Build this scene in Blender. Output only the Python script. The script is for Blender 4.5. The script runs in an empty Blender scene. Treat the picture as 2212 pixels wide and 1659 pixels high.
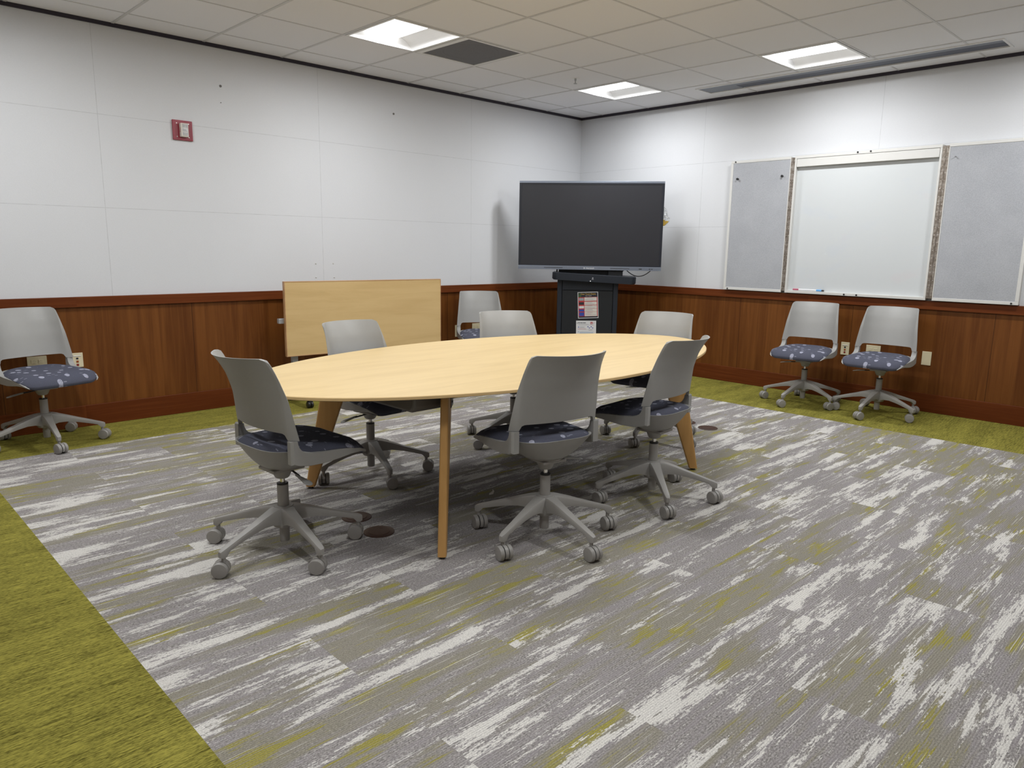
import bpy, math, random
from mathutils import Vector, Matrix
random.seed(7)
PI = math.pi
COL = bpy.context.scene.collection
SC = bpy.context.scene

# ------------------------------------------------------------------ camera, world, exposure
F_PX = 1580.03
YAW, PITCH, ROLL = 0.7715781, -0.1835203, 0.0146480
CAM = Vector((-6.58185, -5.69866, 1.27867))
fwd = Vector((math.sin(YAW)*math.cos(PITCH), math.cos(YAW)*math.cos(PITCH), math.sin(PITCH)))
rt0 = Vector((math.cos(YAW), -math.sin(YAW), 0))
up0 = rt0.cross(fwd)
rt = rt0*math.cos(ROLL) + up0*math.sin(ROLL)
up = up0*math.cos(ROLL) - rt0*math.sin(ROLL)
cd = bpy.data.cameras.new('camera')
cam = bpy.data.objects.new('camera', cd)
COL.objects.link(cam)
cam.matrix_world = Matrix(((rt.x, up.x, -fwd.x, CAM.x), (rt.y, up.y, -fwd.y, CAM.y),
                           (rt.z, up.z, -fwd.z, CAM.z), (0, 0, 0, 1)))
cd.sensor_fit = 'HORIZONTAL'
cd.sensor_width = 36.0
cd.lens = 36.0*F_PX/2212
cd.clip_start = 0.05
SC.camera = cam
W = bpy.data.worlds.new('world')
SC.world = W
W.use_nodes = True
W.node_tree.nodes['Background'].inputs[0].default_value = (0.6, 0.65, 0.7, 1)
W.node_tree.nodes['Background'].inputs[1].default_value = 0.02
SC.view_settings.view_transform = 'Standard'
SC.view_settings.look = 'None'
SC.view_settings.exposure = 0.61
SC.view_settings.gamma = 1.0
SC.view_settings.use_curve_mapping = False
SC.cycles.max_bounces = 10
SC.cycles.diffuse_bounces = 6
SC.cycles.use_denoising = True
LENS_STRENGTH = 1.9            # the ceiling lights' diffusing lenses
LENS_COLOR = (0.97, 0.985, 1.0)
LAMP_POWER = 15.5              # area lamp added just below each lens, carries the room's light

# room numbers (metres): far corner at the origin, back wall along -x, right wall along -y
H = 2.7295
XL, YF = -7.3, -7.3            # left wall, wall behind the camera
TILE = 0.6096
OX, OY = -3.6360, 0.3103       # ceiling grid offset
RAIL_T, RAIL_B, BASE_T = 0.908, 0.838, 0.15

# ------------------------------------------------------------------ helpers
def lin(r, g, b):
    f = lambda c: c/12.92 if c <= 0.04045 else ((c+0.055)/1.055)**2.4
    return (f(r/255), f(g/255), f(b/255), 1.0)

class MB:
    """collects geometry for one mesh object"""
    def __init__(s):
        s.v, s.f, s.m = [], [], []
    def add(s, verts, faces, mi=0):
        o = len(s.v)
        s.v += [tuple(v) for v in verts]
        s.f += [tuple(i+o for i in f) for f in faces]
        s.m += [mi]*len(faces)
        return s
    def box(s, x0, x1, y0, y1, z0, z1, mi=0, M=None):
        v = [Vector((x, y, z)) for z in (z0, z1) for y in (y0, y1) for x in (x0, x1)]
        if M is not None:
            v = [M @ p for p in v]
        return s.add(v, [(0, 2, 3, 1), (4, 5, 7, 6), (0, 1, 5, 4), (2, 6, 7, 3), (0, 4, 6, 2), (1, 3, 7, 5)], mi)
    def quad(s, a, b, c, d, mi=0):
        return s.add([a, b, c, d], [(0, 1, 2, 3)], mi)
    def loft(s, rings, mi=0, closed=True, caps=True):
        n = len(rings[0])
        v = [p for r in rings for p in r]
        f = []
        for i in range(len(rings)-1):
            for j in range(n if closed else n-1):
                k = (j+1) % n
                f.append((i*n+j, i*n+k, (i+1)*n+k, (i+1)*n+j))
        if caps and closed:
            f.append(tuple(reversed(range(n))))
            f.append(tuple(range((len(rings)-1)*n, len(rings)*n)))
        return s.add(v, f, mi)
    def lathe(s, prof, n=24, mi=0, c=(0, 0, 0), M=None, caps=True):
        rings = []
        for r, z in prof:
            ring = []
            for i in range(n):
                a = 2*PI*i/n
                p = Vector((r*math.cos(a), r*math.sin(a), z))
                if M is not None:
                    p = M @ p
                ring.append(p+Vector(c))
            rings.append(ring)
        return s.loft(rings, mi, True, caps)
    def tube(s, pts, r, n=8, mi=0):
        pts = [Vector(p) for p in pts]
        rings = []
        rr = r if isinstance(r, (list, tuple)) else [r]*len(pts)
        for i, p in enumerate(pts):
            t = (pts[min(i+1, len(pts)-1)]-pts[max(i-1, 0)]).normalized()
            a = t.orthogonal().normalized() if i == 0 else (a - t*a.dot(t)).normalized()
            b = t.cross(a)
            rings.append([p+(a*math.cos(2*PI*k/n)+b*math.sin(2*PI*k/n))*rr[i] for k in range(n)])
        return s.loft(rings, mi)
    def build(s, name, mats, parent=None, smooth=35, bevel=0, seg=2, loc=None):
        me = bpy.data.meshes.new(name)
        me.from_pydata(s.v, [], s.f)
        for m in (mats if isinstance(mats, (list, tuple)) else [mats]):
            me.materials.append(m)
        for p, mi in zip(me.polygons, s.m):
            p.material_index = mi
        import bmesh
        bm = bmesh.new(); bm.from_mesh(me)
        bmesh.ops.recalc_face_normals(bm, faces=bm.faces)
        bm.to_mesh(me); bm.free()
        if smooth:
            for p in me.polygons:
                p.use_smooth = True
            me.set_sharp_from_angle(angle=math.radians(smooth))
        o = bpy.data.objects.new(name, me)
        COL.objects.link(o)
        if parent is not None:
            o.parent = parent
        if loc is not None:
            o.location = loc
        if bevel:
            b = o.modifiers.new('bevel', 'BEVEL')
            b.width = bevel; b.segments = seg; b.limit_method = 'ANGLE'; b.angle_limit = math.radians(40)
            b.harden_normals = False
        return o

def tag(o, label, cat, group=None, kind=None):
    o['label'] = label
    o['category'] = cat
    if group:
        o['group'] = group
    if kind:
        o['kind'] = kind
    return o

def empty(name, loc, rz=0, M=None):
    o = bpy.data.objects.new(name, None)
    COL.objects.link(o)
    o.empty_display_size = 0.1
    if M is not None:
        o.matrix_world = M
    else:
        o.location = loc
        o.rotation_euler = (0, 0, rz)
    return o

def struct(o):
    o['kind'] = 'structure'
    return o

def copy_tree(o, parent=None):
    c = o.copy()
    COL.objects.link(c)
    c.parent = parent
    for ch in list(o.children):
        copy_tree(ch, c)
    return c

def text_mesh(body, size, align='CENTER', shear=0.0, bold=0.0):
    cu = bpy.data.curves.new('lettering', 'FONT')
    cu.body = body; cu.size = size; cu.align_x = align; cu.align_y = 'CENTER'
    cu.shear = shear; cu.offset = bold; cu.extrude = 0.0002
    o = bpy.data.objects.new('lettering', cu)
    COL.objects.link(o)
    dg = bpy.context.evaluated_depsgraph_get()
    me = bpy.data.meshes.new_from_object(o.evaluated_get(dg))
    v = [tuple(p.co) for p in me.vertices]
    f = [tuple(p.vertices) for p in me.polygons]
    bpy.data.objects.remove(o); bpy.data.meshes.remove(me)
    return v, f

# ------------------------------------------------------------------ node helper
class NT:
    def __init__(s, name):
        s.mat = bpy.data.materials.new(name)
        s.mat.use_nodes = True
        s.t = s.mat.node_tree
        s.bsdf = s.t.nodes['Principled BSDF']
        s._pos = None
    def n(s, typ, **kw):
        nd = s.t.nodes.new(typ)
        for k, v in kw.items():
            setattr(nd, k, v)
        return nd
    def lk(s, a, b):
        s.t.links.new(a, b)
    def put(s, sock, v):
        if isinstance(v, bpy.types.NodeSocket):
            s.lk(v, sock)
        else:
            sock.default_value = v
    def m(s, op, a, b=0.0, c=0.0, clamp=False):
        nd = s.n('ShaderNodeMath', operation=op, use_clamp=clamp)
        for i, x in enumerate((a, b, c)):
            s.put(nd.inputs[i], x)
        return nd.outputs[0]
    def mix(s, fac, a, b, blend='MIX'):
        nd = s.n('ShaderNodeMix', data_type='RGBA', blend_type=blend, clamp_factor=True)
        s.put(nd.inputs[0], fac); s.put(nd.inputs[6], a); s.put(nd.inputs[7], b)
        return nd.outputs[2]
    def pos(s):
        if s._pos is None:
            tc = s.n('ShaderNodeTexCoord')
            s._pos = tc.outputs['Object']
        return s._pos
    def sep(s, v):
        nd = s.n('ShaderNodeSeparateXYZ'); s.lk(v, nd.inputs[0])
        return nd.outputs[0], nd.outputs[1], nd.outputs[2]
    def vec(s, x, y, z=0.0):
        nd = s.n('ShaderNodeCombineXYZ')
        for i, a in enumerate((x, y, z)):
            s.put(nd.inputs[i], a)
        return nd.outputs[0]
    def noise(s, v, scale=1.0, detail=2.0, rough=0.5, dist=0.0):
        nd = s.n('ShaderNodeTexNoise')
        s.lk(v, nd.inputs['Vector'])
        nd.inputs['Scale'].default_value = scale
        nd.inputs['Detail'].default_value = detail
        nd.inputs['Roughness'].default_value = rough
        nd.inputs['Distortion'].default_value = dist
        return nd.outputs[0]
    def white(s, v):
        nd = s.n('ShaderNodeTexWhiteNoise', noise_dimensions='3D'); s.lk(v, nd.inputs[0])
        return s.sep(nd.outputs[1])
    def step(s, v, a, b):
        nd = s.n('ShaderNodeMapRange', interpolation_type='SMOOTHSTEP')
        s.put(nd.inputs[0], v); s.put(nd.inputs[1], a); s.put(nd.inputs[2], b)
        return nd.outputs[0]
    def bump(s, h, strength=0.2, dist=0.01):
        nd = s.n('ShaderNodeBump')
        nd.inputs['Strength'].default_value = strength
        nd.inputs['Distance'].default_value = dist
        s.lk(h, nd.inputs['Height'])
        s.lk(nd.outputs[0], s.bsdf.inputs['Normal'])
    def fin(s, color, rough=0.6, metal=0.0, spec=0.5):
        s.put(s.bsdf.inputs['Base Color'], color)
        s.put(s.bsdf.inputs['Roughness'], rough)
        s.bsdf.inputs['Metallic'].default_value = metal
        s.bsdf.inputs['Specular IOR Level'].default_value = spec
        return s.mat

def plain(name, col, rough=0.5, metal=0.0, spec=0.5, var=0.04, scale=30):
    t = NT(name)
    nz = t.noise(t.pos(), scale, 3)
    k = t.m('MULTIPLY_ADD', nz, 2*var, 1-var)
    c = t.mix(1.0, col, t.vec(k, k, k), 'MULTIPLY')
    return t.fin(c, rough, metal, spec)

def emit(name, col, strength):
    t = NT(name)
    t.fin(col)
    t.bsdf.inputs['Emission Color'].default_value = col
    t.bsdf.inputs['Emission Strength'].default_value = strength
    return t.mat

# ------------------------------------------------------------------ materials
def mat_fabric_wall(axis):
    t = NT('fabric_wall_panel')
    x, y, z = t.sep(t.pos())
    h = x if axis == 'x' else y
    weave = t.noise(t.vec(t.m('MULTIPLY', h, 260), t.m('MULTIPLY', z, 90), 0), 1, 2)
    weave2 = t.noise(t.vec(t.m('MULTIPLY', h, 60), t.m('MULTIPLY', z, 300), 5), 1, 2)
    mott = t.noise(t.pos(), 2.2, 3)
    k = t.m('ADD', t.m('MULTIPLY_ADD', weave, 0.06, 0.91), t.m('MULTIPLY_ADD', weave2, 0.05, 0.0))
    k = t.m('ADD', k, t.m('MULTIPLY', mott, 0.04))
    # panel joints
    off = (1.647, 1.672) if axis == 'x' else (1.60, 1.66)
    d = t.m('ABSOLUTE', t.m('SUBTRACT', t.m('FRACT', t.m('DIVIDE', t.m('ADD', h, off[0]+off[1]*10.5), off[1])), 0.5))
    jv = t.m('LESS_THAN', t.m('MULTIPLY', d, off[1]), 0.0022)
    j1 = t.m('LESS_THAN', t.m('ABSOLUTE', t.m('SUBTRACT', z, 2.133)), 0.0022)
    j2 = t.m('LESS_THAN', t.m('ABSOLUTE', t.m('SUBTRACT', z, 1.514)), 0.0022)
    j = t.m('MAXIMUM', jv, t.m('MAXIMUM', j1, j2))
    jn = t.m('MULTIPLY', j, t.m('MULTIPLY_ADD', t.noise(t.pos(), 14, 2), 0.7, 0.02))
    k = t.m('SUBTRACT', k, t.m('MULTIPLY', jn, 0.42))
    base = (0.655, 0.665, 0.685, 1)
    c = t.mix(1.0, base, t.vec(k, k, k), 'MULTIPLY')
    t.bump(t.m('SUBTRACT', weave, t.m('MULTIPLY', j, 3)), 0.15, 0.002)
    return t.fin(c, 0.9, 0, 0.2)

def mat_wainscot(axis):
    t = NT('cherry_veneer_panelling')
    x, y, z = t.sep(t.pos())
    h = x if axis == 'x' else y
    wob = t.noise(t.vec(t.m('MULTIPLY', h, 3), t.m('MULTIPLY', z, 0.8), 2), 1, 2)
    hs = t.m('ADD', t.m('DIVIDE', h, 0.085), t.m('MULTIPLY', wob, 0.5))
    wn = t.white(t.vec(t.m('FLOOR', hs), 3.0, 1.0))
    g1 = t.noise(t.vec(t.m('MULTIPLY', h, 22), t.m('MULTIPLY', z, 1.1), t.m('MULTIPLY', wn[0], 9)), 1, 4, 0.6, 0.4)
    g2 = t.noise(t.vec(t.m('MULTIPLY', h, 160), t.m('MULTIPLY', z, 3.5), 1), 1, 3)
    f = t.m('ADD', t.m('MULTIPLY', wn[1], 0.20), t.m('MULTIPLY', g1, 0.80), clamp=True)
    f = t.step(f, 0.20, 0.85)
    c = t.mix(f, WOOD_DARK, WOOD_LIGHT)
    c = t.mix(t.m('MULTIPLY', t.step(g2, 0.55, 0.8), 0.35), c, (0.05, 0.014, 0.004, 1))
    # panel joints
    per, o0 = (1.245, 4.454) if axis == 'x' else (1.0665, 2.12)
    d = t.m('ABSOLUTE', t.m('SUBTRACT', t.m('FRACT', t.m('DIVIDE', t.m('ADD', h, o0+per*10.5), per)), 0.5))
    j = t.m('LESS_THAN', t.m('MULTIPLY', d, per), 0.0018)
    c = t.mix(t.m('MULTIPLY', j, 0.75), c, (0.012, 0.004, 0.002, 1))
    return t.fin(c, t.m('MULTIPLY_ADD', g2, 0.12, 0.36), 0, 0.22)

def mat_trim_wood(axis):
    t = NT('cherry_trim')
    x, y, z = t.sep(t.pos())
    h = x if axis == 'x' else y
    wn = t.white(t.vec(t.m('FLOOR', t.m('DIVIDE', t.m('ADD', h, 0.35), 2.44)), 2.0, t.m('FLOOR', t.m('MULTIPLY', z, 3))))
    g1 = t.noise(t.vec(t.m('MULTIPLY', h, 2.2), t.m('MULTIPLY', z, 55), t.m('MULTIPLY', wn[0], 9)), 1, 4, 0.6, 0.3)
    f = t.step(t.m('ADD', t.m('MULTIPLY', g1, 0.8), t.m('MULTIPLY', wn[1], 0.25)), 0.3, 0.8)
    c = t.mix(f, TRIM_DARK, TRIM_LIGHT)
    sc = t.m('MULTIPLY', t.step(t.noise(t.vec(t.m('MULTIPLY', h, 7), t.m('MULTIPLY', z, 90), 4), 1, 3), 0.72, 0.78), 0.35)
    c = t.mix(sc, c, (0.25, 0.12, 0.06, 1))
    return t.fin(c, 0.40, 0, 0.15)

WOOD_DARK = (0.098, 0.0290, 0.0050, 1)
WOOD_LIGHT = (0.195, 0.070, 0.0150, 1)
TRIM_DARK = (0.105, 0.025, 0.006, 1)
TRIM_LIGHT = (0.165, 0.045, 0.012, 1)

def mat_carpet_grey():
    t = NT('grey_streaked_carpet_planks')
    x, y, z = t.sep(t.pos())
    PW, PL = 0.3048, 0.9144
    Y = t.m('DIVIDE', t.m('ADD', y, 3.95), PW)
    row = t.m('FLOOR', Y)
    tt = t.m('FRACT', Y)
    odd = t.m('FRACT', t.m('MULTIPLY', t.m('ADD', row, 101), 0.5))       # 0 or .5
    X = t.m('ADD', t.m('DIVIDE', t.m('ADD', x, 5.957), PL), odd)
    col = t.m('FLOOR', X)
    r1, r2, r3 = t.white(t.vec(row, col, 0.5))
    sx = t.m('ADD', x, t.m('MULTIPLY', r1, 40)); sy = t.m('ADD', y, t.m('MULTIPLY', r2, 25))
    def nz(ax, ay, off, det=3, rough=0.55):
        return t.noise(t.vec(t.m('MULTIPLY', sx, ax), t.m('MULTIPLY', sy, ay), off), 1, det, rough)
    # base of mixed grey yarns
    sp1 = t.noise(t.vec(t.m('MULTIPLY', x, 110), t.m('MULTIPLY', y, 210), 0), 1, 2, 0.7)
    sp2 = t.noise(t.vec(t.m('MULTIPLY', x, 8), t.m('MULTIPLY', y, 60), 3), 1, 3)
    base = t.mix(t.step(sp1, 0.30, 0.70), CP_DARK, CP_LIGHT)
    base = t.mix(t.step(sp2, 0.35, 0.75), base, CP_VIOLET)
    # olive tinted bands
    ol = t.m('ADD', t.m('MULTIPLY', nz(0.7, 5.0, 11), 0.8), t.m('MULTIPLY', nz(4, 45, 13), 0.2))
    olv = t.m('ADD', ol, t.m('MULTIPLY_ADD', r3, 0.10, -0.05))
    olm = t.step(olv, 0.49, 0.56)
    olf = t.m('MULTIPLY', olm, t.m('MULTIPLY_ADD', sp1, 0.8, 0.35), clamp=True)
    base = t.mix(t.m('MULTIPLY', olf, 0.8), base, CP_OLIVE)
    # citron streaks inside the olive bands
    ye = t.m('ADD', t.m('MULTIPLY', nz(3.2, 20, 21), 0.58), t.m('MULTIPLY', nz(9, 150, 25), 0.42))
    yem = t.m('MULTIPLY', t.step(ye, 0.535, 0.565), t.step(olv, 0.52, 0.56))
    rib = t.m('SINE', t.m('MULTIPLY', y, 2*PI/0.0085))
    yef = t.m('MULTIPLY', yem, t.m('MULTIPLY_ADD', rib, 0.20, 0.75))
    c = t.mix(yef, base, CP_CITRON)
    # pale patches, kept off the olive bands
    wl = nz(1.9, 12, 31, 2, 0.5)
    ws = nz(11, 85, 35, 5, 0.7)
    wv = t.m('ADD', t.m('MULTIPLY', wl, 0.52), t.m('MULTIPLY', ws, 0.40))
    wv = t.m('ADD', wv, t.m('MULTIPLY', nz(75, 190, 51, 2, 0.6), 0.17))
    wv = t.m('SUBTRACT', wv, t.m('MULTIPLY', olm, 0.07))
    wv = t.m('ADD', wv, t.m('MULTIPLY_ADD', r1, 0.03, -0.015))
    wm = t.step(wv, 0.566, 0.580)
    # thin pale lines
    wt = t.m('ADD', t.m('MULTIPLY', nz(3.2, 190, 41, 2), 0.75), t.m('MULTIPLY', nz(1.5, 6, 45, 2), 0.25))
    wtm = t.m('MULTIPLY', t.step(wt, 0.615, 0.64), 0.85)
    wm = t.m('MAXIMUM', wm, wtm)
    wm = t.m('MULTIPLY', wm, t.m('MULTIPLY_ADD', t.step(sp1, 0.30, 0.5), 0.35, 0.65))
    c = t.mix(wm, c, CP_WHITE)
    # ribs of the pile
    ribk = t.m('MULTIPLY_ADD', t.m('SINE', t.m('MULTIPLY', y, 2*PI/0.0075)), 0.10, 0.96)
    grain = t.m('MULTIPLY_ADD', t.noise(t.vec(t.m('MULTIPLY', x, 200), t.m('MULTIPLY', y, 300), 7), 1, 2, 0.7), 1.3, 0.33)
    k = t.m('MULTIPLY', ribk, grain)
    c = t.mix(1.0, c, t.vec(k, k, k), 'MULTIPLY')
    t.bump(grain, 0.35, 0.004)
    return t.fin(c, 0.95, 0, 0.1)

CP_DARK = (0.146, 0.135, 0.131, 1)
CP_LIGHT = (0.375, 0.354, 0.340, 1)
CP_VIOLET = (0.265, 0.246, 0.250, 1)
CP_OLIVE = (0.225, 0.209, 0.147, 1)
CP_CITRON = (0.280, 0.250, 0.038, 1)
CP_WHITE = (0.580, 0.562, 0.530, 1)

def mat_carpet_green():
    t = NT('citron_green_carpet')
    x, y, z = t.sep(t.pos())
    a = t.noise(t.vec(t.m('MULTIPLY', x, 11), t.m('MULTIPLY', y, 190), 0), 1, 4, 0.7)
    b = t.noise(t.vec(t.m('MULTIPLY', x, 70), t.m('MULTIPLY', y, 330), 4), 1, 2, 0.6)
    d = t.noise(t.vec(t.m('MULTIPLY', x, 1.3), t.m('MULTIPLY', y, 9), 8), 1, 3)
    v = t.m('ADD', t.m('MULTIPLY', a, 0.5), t.m('ADD', t.m('MULTIPLY', b, 0.35), t.m('MULTIPLY', d, 0.15)))
    f = t.step(v, 0.39, 0.60)
    c = t.mix(f, GR_DARK, GR_LIGHT)
    c = t.mix(t.m('MULTIPLY', t.step(a, 0.62, 0.70), 0.5), c, GR_GOLD)
    t.bump(v, 0.35, 0.004)
    return t.fin(c, 0.95, 0, 0.1)

GR_DARK = (0.066, 0.060, 0.010, 1)
GR_LIGHT = (0.300, 0.272, 0.054, 1)
GR_GOLD = (0.36, 0.31, 0.05, 1)

def mat_maple(name, c0, c1, rough, sx=1.0):
    t = NT(name)
    x, y, z = t.sep(t.pos())
    g = t.noise(t.vec(t.m('MULTIPLY', x, 1.4*sx), t.m('ADD', t.m('MULTIPLY', y, 13), t.m('MULTIPLY', z, 13)), 2), 1, 5, 0.6, 0.6)
    g2 = t.noise(t.vec(t.m('MULTIPLY', x, 6*sx), t.m('ADD', t.m('MULTIPLY', y, 90), t.m('MULTIPLY', z, 90)), 5), 1, 3)
    c = t.mix(t.step(g, 0.35, 0.72), c1, c0)
    fl = t.m('MULTIPLY', t.step(g2, 0.60, 0.75), t.step(g, 0.5, 0.68))
    c = t.mix(t.m('MULTIPLY', fl, 0.35), c, tuple(a*0.72 for a in c0[:3])+(1,))
    return t.fin(c, rough, 0, 0.4)

def mat_leg_wood():
    t = NT('stained_maple_leg')
    x, y, z = t.sep(t.pos())
    g = t.noise(t.vec(t.m('MULTIPLY', x, 40), t.m('MULTIPLY', y, 40), t.m('MULTIPLY', z, 3)), 1, 3)
    c = t.mix(g, (0.44, 0.235, 0.070, 1), (0.60, 0.345, 0.125, 1))
    return t.fin(c, 0.45, 0, 0.4)

def mat_seat_fabric():
    t = NT('blue_grey_dotted_fabric')
    p = t.pos()
    x, y, z = t.sep(p)
    v = t.vec(x, y, 0.0)
    vo = t.n('ShaderNodeTexVoronoi', feature='F1', voronoi_dimensions='2D')
    t.lk(v, vo.inputs['Vector']); vo.inputs['Scale'].default_value = 12.5; vo.inputs['Randomness'].default_value = 0.8
    dist = t.m('DIVIDE', vo.outputs['Distance'], 12.5)
    rr = t.white(vo.outputs['Position'])
    rad = t.m('MULTIPLY_ADD', rr[0], 0.0055, 0.0105)
    dot = t.m('MULTIPLY', t.m('LESS_THAN', dist, rad), t.m('GREATER_THAN', rr[1], 0.18))
    petal = t.noise(t.vec(t.m('MULTIPLY', x, 240), t.m('MULTIPLY', y, 240), 1), 1, 2)
    dot = t.m('MULTIPLY', dot, t.step(petal, 0.30, 0.48))
    # little dashes
    dv = t.vec(t.m('MULTIPLY', x, 20), t.m('MULTIPLY', y, 34), 0.0)
    vd = t.n('ShaderNodeTexVoronoi', feature='F1', voronoi_dimensions='2D')
    t.lk(dv, vd.inputs['Vector']); vd.inputs['Scale'].default_value = 1.0
    dx, dy, _ = t.sep(t.vsub(dv, vd.outputs['Position']) if hasattr(t, 'vsub') else vsub(t, dv, vd.outputs['Position']))
    dash = t.m('MULTIPLY', t.m('LESS_THAN', t.m('ABSOLUTE', dy), 0.075), t.m('LESS_THAN', t.m('ABSOLUTE', dx), 0.17))
    rd = t.white(vd.outputs['Position'])
    dash = t.m('MULTIPLY', dash, t.m('GREATER_THAN', rd[0], 0.74))
    mk = t.m('MAXIMUM', dot, t.m('MULTIPLY', dash, 0.5))
    wv = t.noise(t.vec(t.m('MULTIPLY', x, 420), t.m('MULTIPLY', y, 420), t.m('MULTIPLY', z, 200)), 1, 2)
    base = t.mix(wv, (0.052, 0.055, 0.078, 1), (0.098, 0.102, 0.136, 1))
    c = t.mix(t.m('MULTIPLY', mk, 0.85), base, (0.38, 0.39, 0.48, 1))
    t.bump(wv, 0.2, 0.002)
    return t.fin(c, 0.9, 0, 0.2)

def vsub(t, a, b):
    nd = t.n('ShaderNodeVectorMath', operation='SUBTRACT')
    t.lk(a, nd.inputs[0]); t.lk(b, nd.inputs[1])
    return nd.outputs[0]

def mat_screen():
    t = NT('dark_screen_glass')
    nz = t.noise(t.pos(), 4, 2)
    c = t.mix(nz, (0.018, 0.0185, 0.024, 1), (0.022, 0.0225, 0.028, 1))
    return t.fin(c, 0.36, 0, 0.5)

def mat_whiteboard():
    t = NT('whiteboard_enamel')
    x, y, z = t.sep(t.pos())
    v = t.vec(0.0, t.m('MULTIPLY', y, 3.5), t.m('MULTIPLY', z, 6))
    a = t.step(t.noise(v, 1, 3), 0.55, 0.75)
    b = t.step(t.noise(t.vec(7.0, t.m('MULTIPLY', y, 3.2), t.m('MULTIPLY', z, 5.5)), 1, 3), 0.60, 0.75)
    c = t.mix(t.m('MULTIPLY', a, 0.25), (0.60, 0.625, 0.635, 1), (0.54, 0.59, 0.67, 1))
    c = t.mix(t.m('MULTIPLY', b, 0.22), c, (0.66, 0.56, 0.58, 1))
    return t.fin(c, 0.28, 0, 0.35)

def mat_tack():
    t = NT('grey_tack_fabric')
    p = t.pos()
    a = t.noise(p, 140, 3, 0.7)
    b = t.noise(p, 5, 3)
    f = t.m('ADD', t.m('MULTIPLY', a, 0.7), t.m('MULTIPLY', b, 0.3))
    c = t.mix(t.step(f, 0.3, 0.7), (0.35, 0.36, 0.385, 1), (0.44, 0.45, 0.475, 1))
    t.bump(a, 0.3, 0.003)
    return t.fin(c, 0.95, 0, 0.1)

def mat_hinge():
    t = NT('worn_piano_hinge_steel')
    x, y, z = t.sep(t.pos())
    a = t.noise(t.vec(t.m('MULTIPLY', x, 60), t.m('MULTIPLY', y, 60), t.m('MULTIPLY', z, 25)), 1, 4, 0.65)
    kn = t.m('MULTIPLY_ADD', t.m('GREATER_THAN', t.m('FRACT', t.m('MULTIPLY', z, 38)), 0.12), 0.25, 0.75)
    c = t.mix(t.step(a, 0.35, 0.7), (0.20, 0.165, 0.135, 1), (0.42, 0.38, 0.34, 1))
    c = t.mix(1.0, c, t.vec(kn, kn, kn), 'MULTIPLY')
    return t.fin(c, 0.42, 0.75, 0.5)

def mat_ceiling_tile():
    t = NT('ceiling_tile')
    x, y, z = t.sep(t.pos())
    a = t.noise(t.pos(), 220, 3, 0.7)
    wn = t.white(t.vec(t.m('FLOOR', t.m('DIVIDE', t.m('SUBTRACT', x, OX), TILE)), t.m('FLOOR', t.m('DIVIDE', t.m('ADD', y, OY), TILE)), 0.5))
    k = t.m('ADD', t.m('MULTIPLY_ADD', a, 0.10, 0.93), t.m('MULTIPLY', wn[0], 0.03))
    c = t.mix(1.0, (0.81, 0.81, 0.835, 1), t.vec(k, k, k), 'MULTIPLY')
    t.bump(a, 0.2, 0.002)
    return t.fin(c, 0.95, 0, 0.1)

M_WALLX = mat_fabric_wall('x'); M_WALLY = mat_fabric_wall('y')
M_WAINX = mat_wainscot('x'); M_WAINY = mat_wainscot('y')
M_TRIMX = mat_trim_wood('x'); M_TRIMY = mat_trim_wood('y')
M_GREY = mat_carpet_grey(); M_GREEN = mat_carpet_green()
M_TILE = mat_ceiling_tile()
M_TBAR = plain('ceiling_grid_bar', (0.60, 0.595, 0.60, 1), 0.5, 0, 0.4, 0.02)  # white bars toned darker than the tiles; their edge shade is in the colour
M_REVEAL = plain('dark_reveal', (0.022, 0.016, 0.028, 1), 0.6)
M_TOP = mat_maple('maple_laminate_top', (0.60, 0.435, 0.205, 1), (0.665, 0.495, 0.245, 1), 0.38)
M_TOPEDGE = mat_maple('maple_top_edge', (0.60, 0.42, 0.20, 1), (0.66, 0.47, 0.23, 1), 0.45)
M_BOARD = mat_maple('maple_laminate_flip_top', (0.56, 0.385, 0.170, 1), (0.62, 0.44, 0.205, 1), 0.42)
M_BOARDEDGE = mat_maple('oak_edge_band', (0.40, 0.22, 0.10, 1), (0.52, 0.31, 0.16, 1), 0.4)
M_LEG = mat_leg_wood()
M_UNDER = plain('dark_table_underside', (0.06, 0.05, 0.042, 1), 0.7)
M_STEEL = plain('grey_painted_steel', (0.17, 0.16, 0.145, 1), 0.45, 0, 0.4)
M_DARKSTEEL = plain('dark_bracket_steel', (0.045, 0.04, 0.04, 1), 0.4, 0.5)
M_PLASTIC = plain('warm_grey_plastic', (0.305, 0.302, 0.290, 1), 0.48, 0, 0.4, 0.015, 60)
M_BASEPL = plain('warm_grey_base_nylon', (0.295, 0.285, 0.268, 1), 0.45, 0, 0.45, 0.02, 50)
M_WHEEL = plain('warm_grey_wheel', (0.275, 0.264, 0.248, 1), 0.4, 0, 0.45, 0.03, 40)
M_BLACKPL = plain('black_plastic', (0.012, 0.012, 0.013, 1), 0.4)
M_CHROME = plain('chrome', (0.75, 0.74, 0.72, 1), 0.18, 1.0)
M_SEAT = mat_seat_fabric()
M_SCREEN = mat_screen()
M_BEZEL = plain('black_bezel', (0.012, 0.014, 0.022, 1), 0.35)
M_SILVER = plain('blue_grey_aluminium', (0.25, 0.28, 0.34, 1), 0.32, 0.7)
M_CABINET = plain('black_powder_coat', (0.010, 0.0115, 0.0135, 1), 0.5, 0, 0.4, 0.1)
M_TRAY = plain('blue_black_plastic', (0.013, 0.017, 0.025, 1), 0.45, 0, 0.4)
M_WFRAME = plain('white_painted_frame', (0.64, 0.635, 0.61, 1), 0.4, 0, 0.4, 0.02)
M_WB = mat_whiteboard()
M_TACK = mat_tack()
M_HINGE = mat_hinge()
M_RIVET = plain('bright_rivet', (0.8, 0.78, 0.74, 1), 0.25, 1.0)
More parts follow.
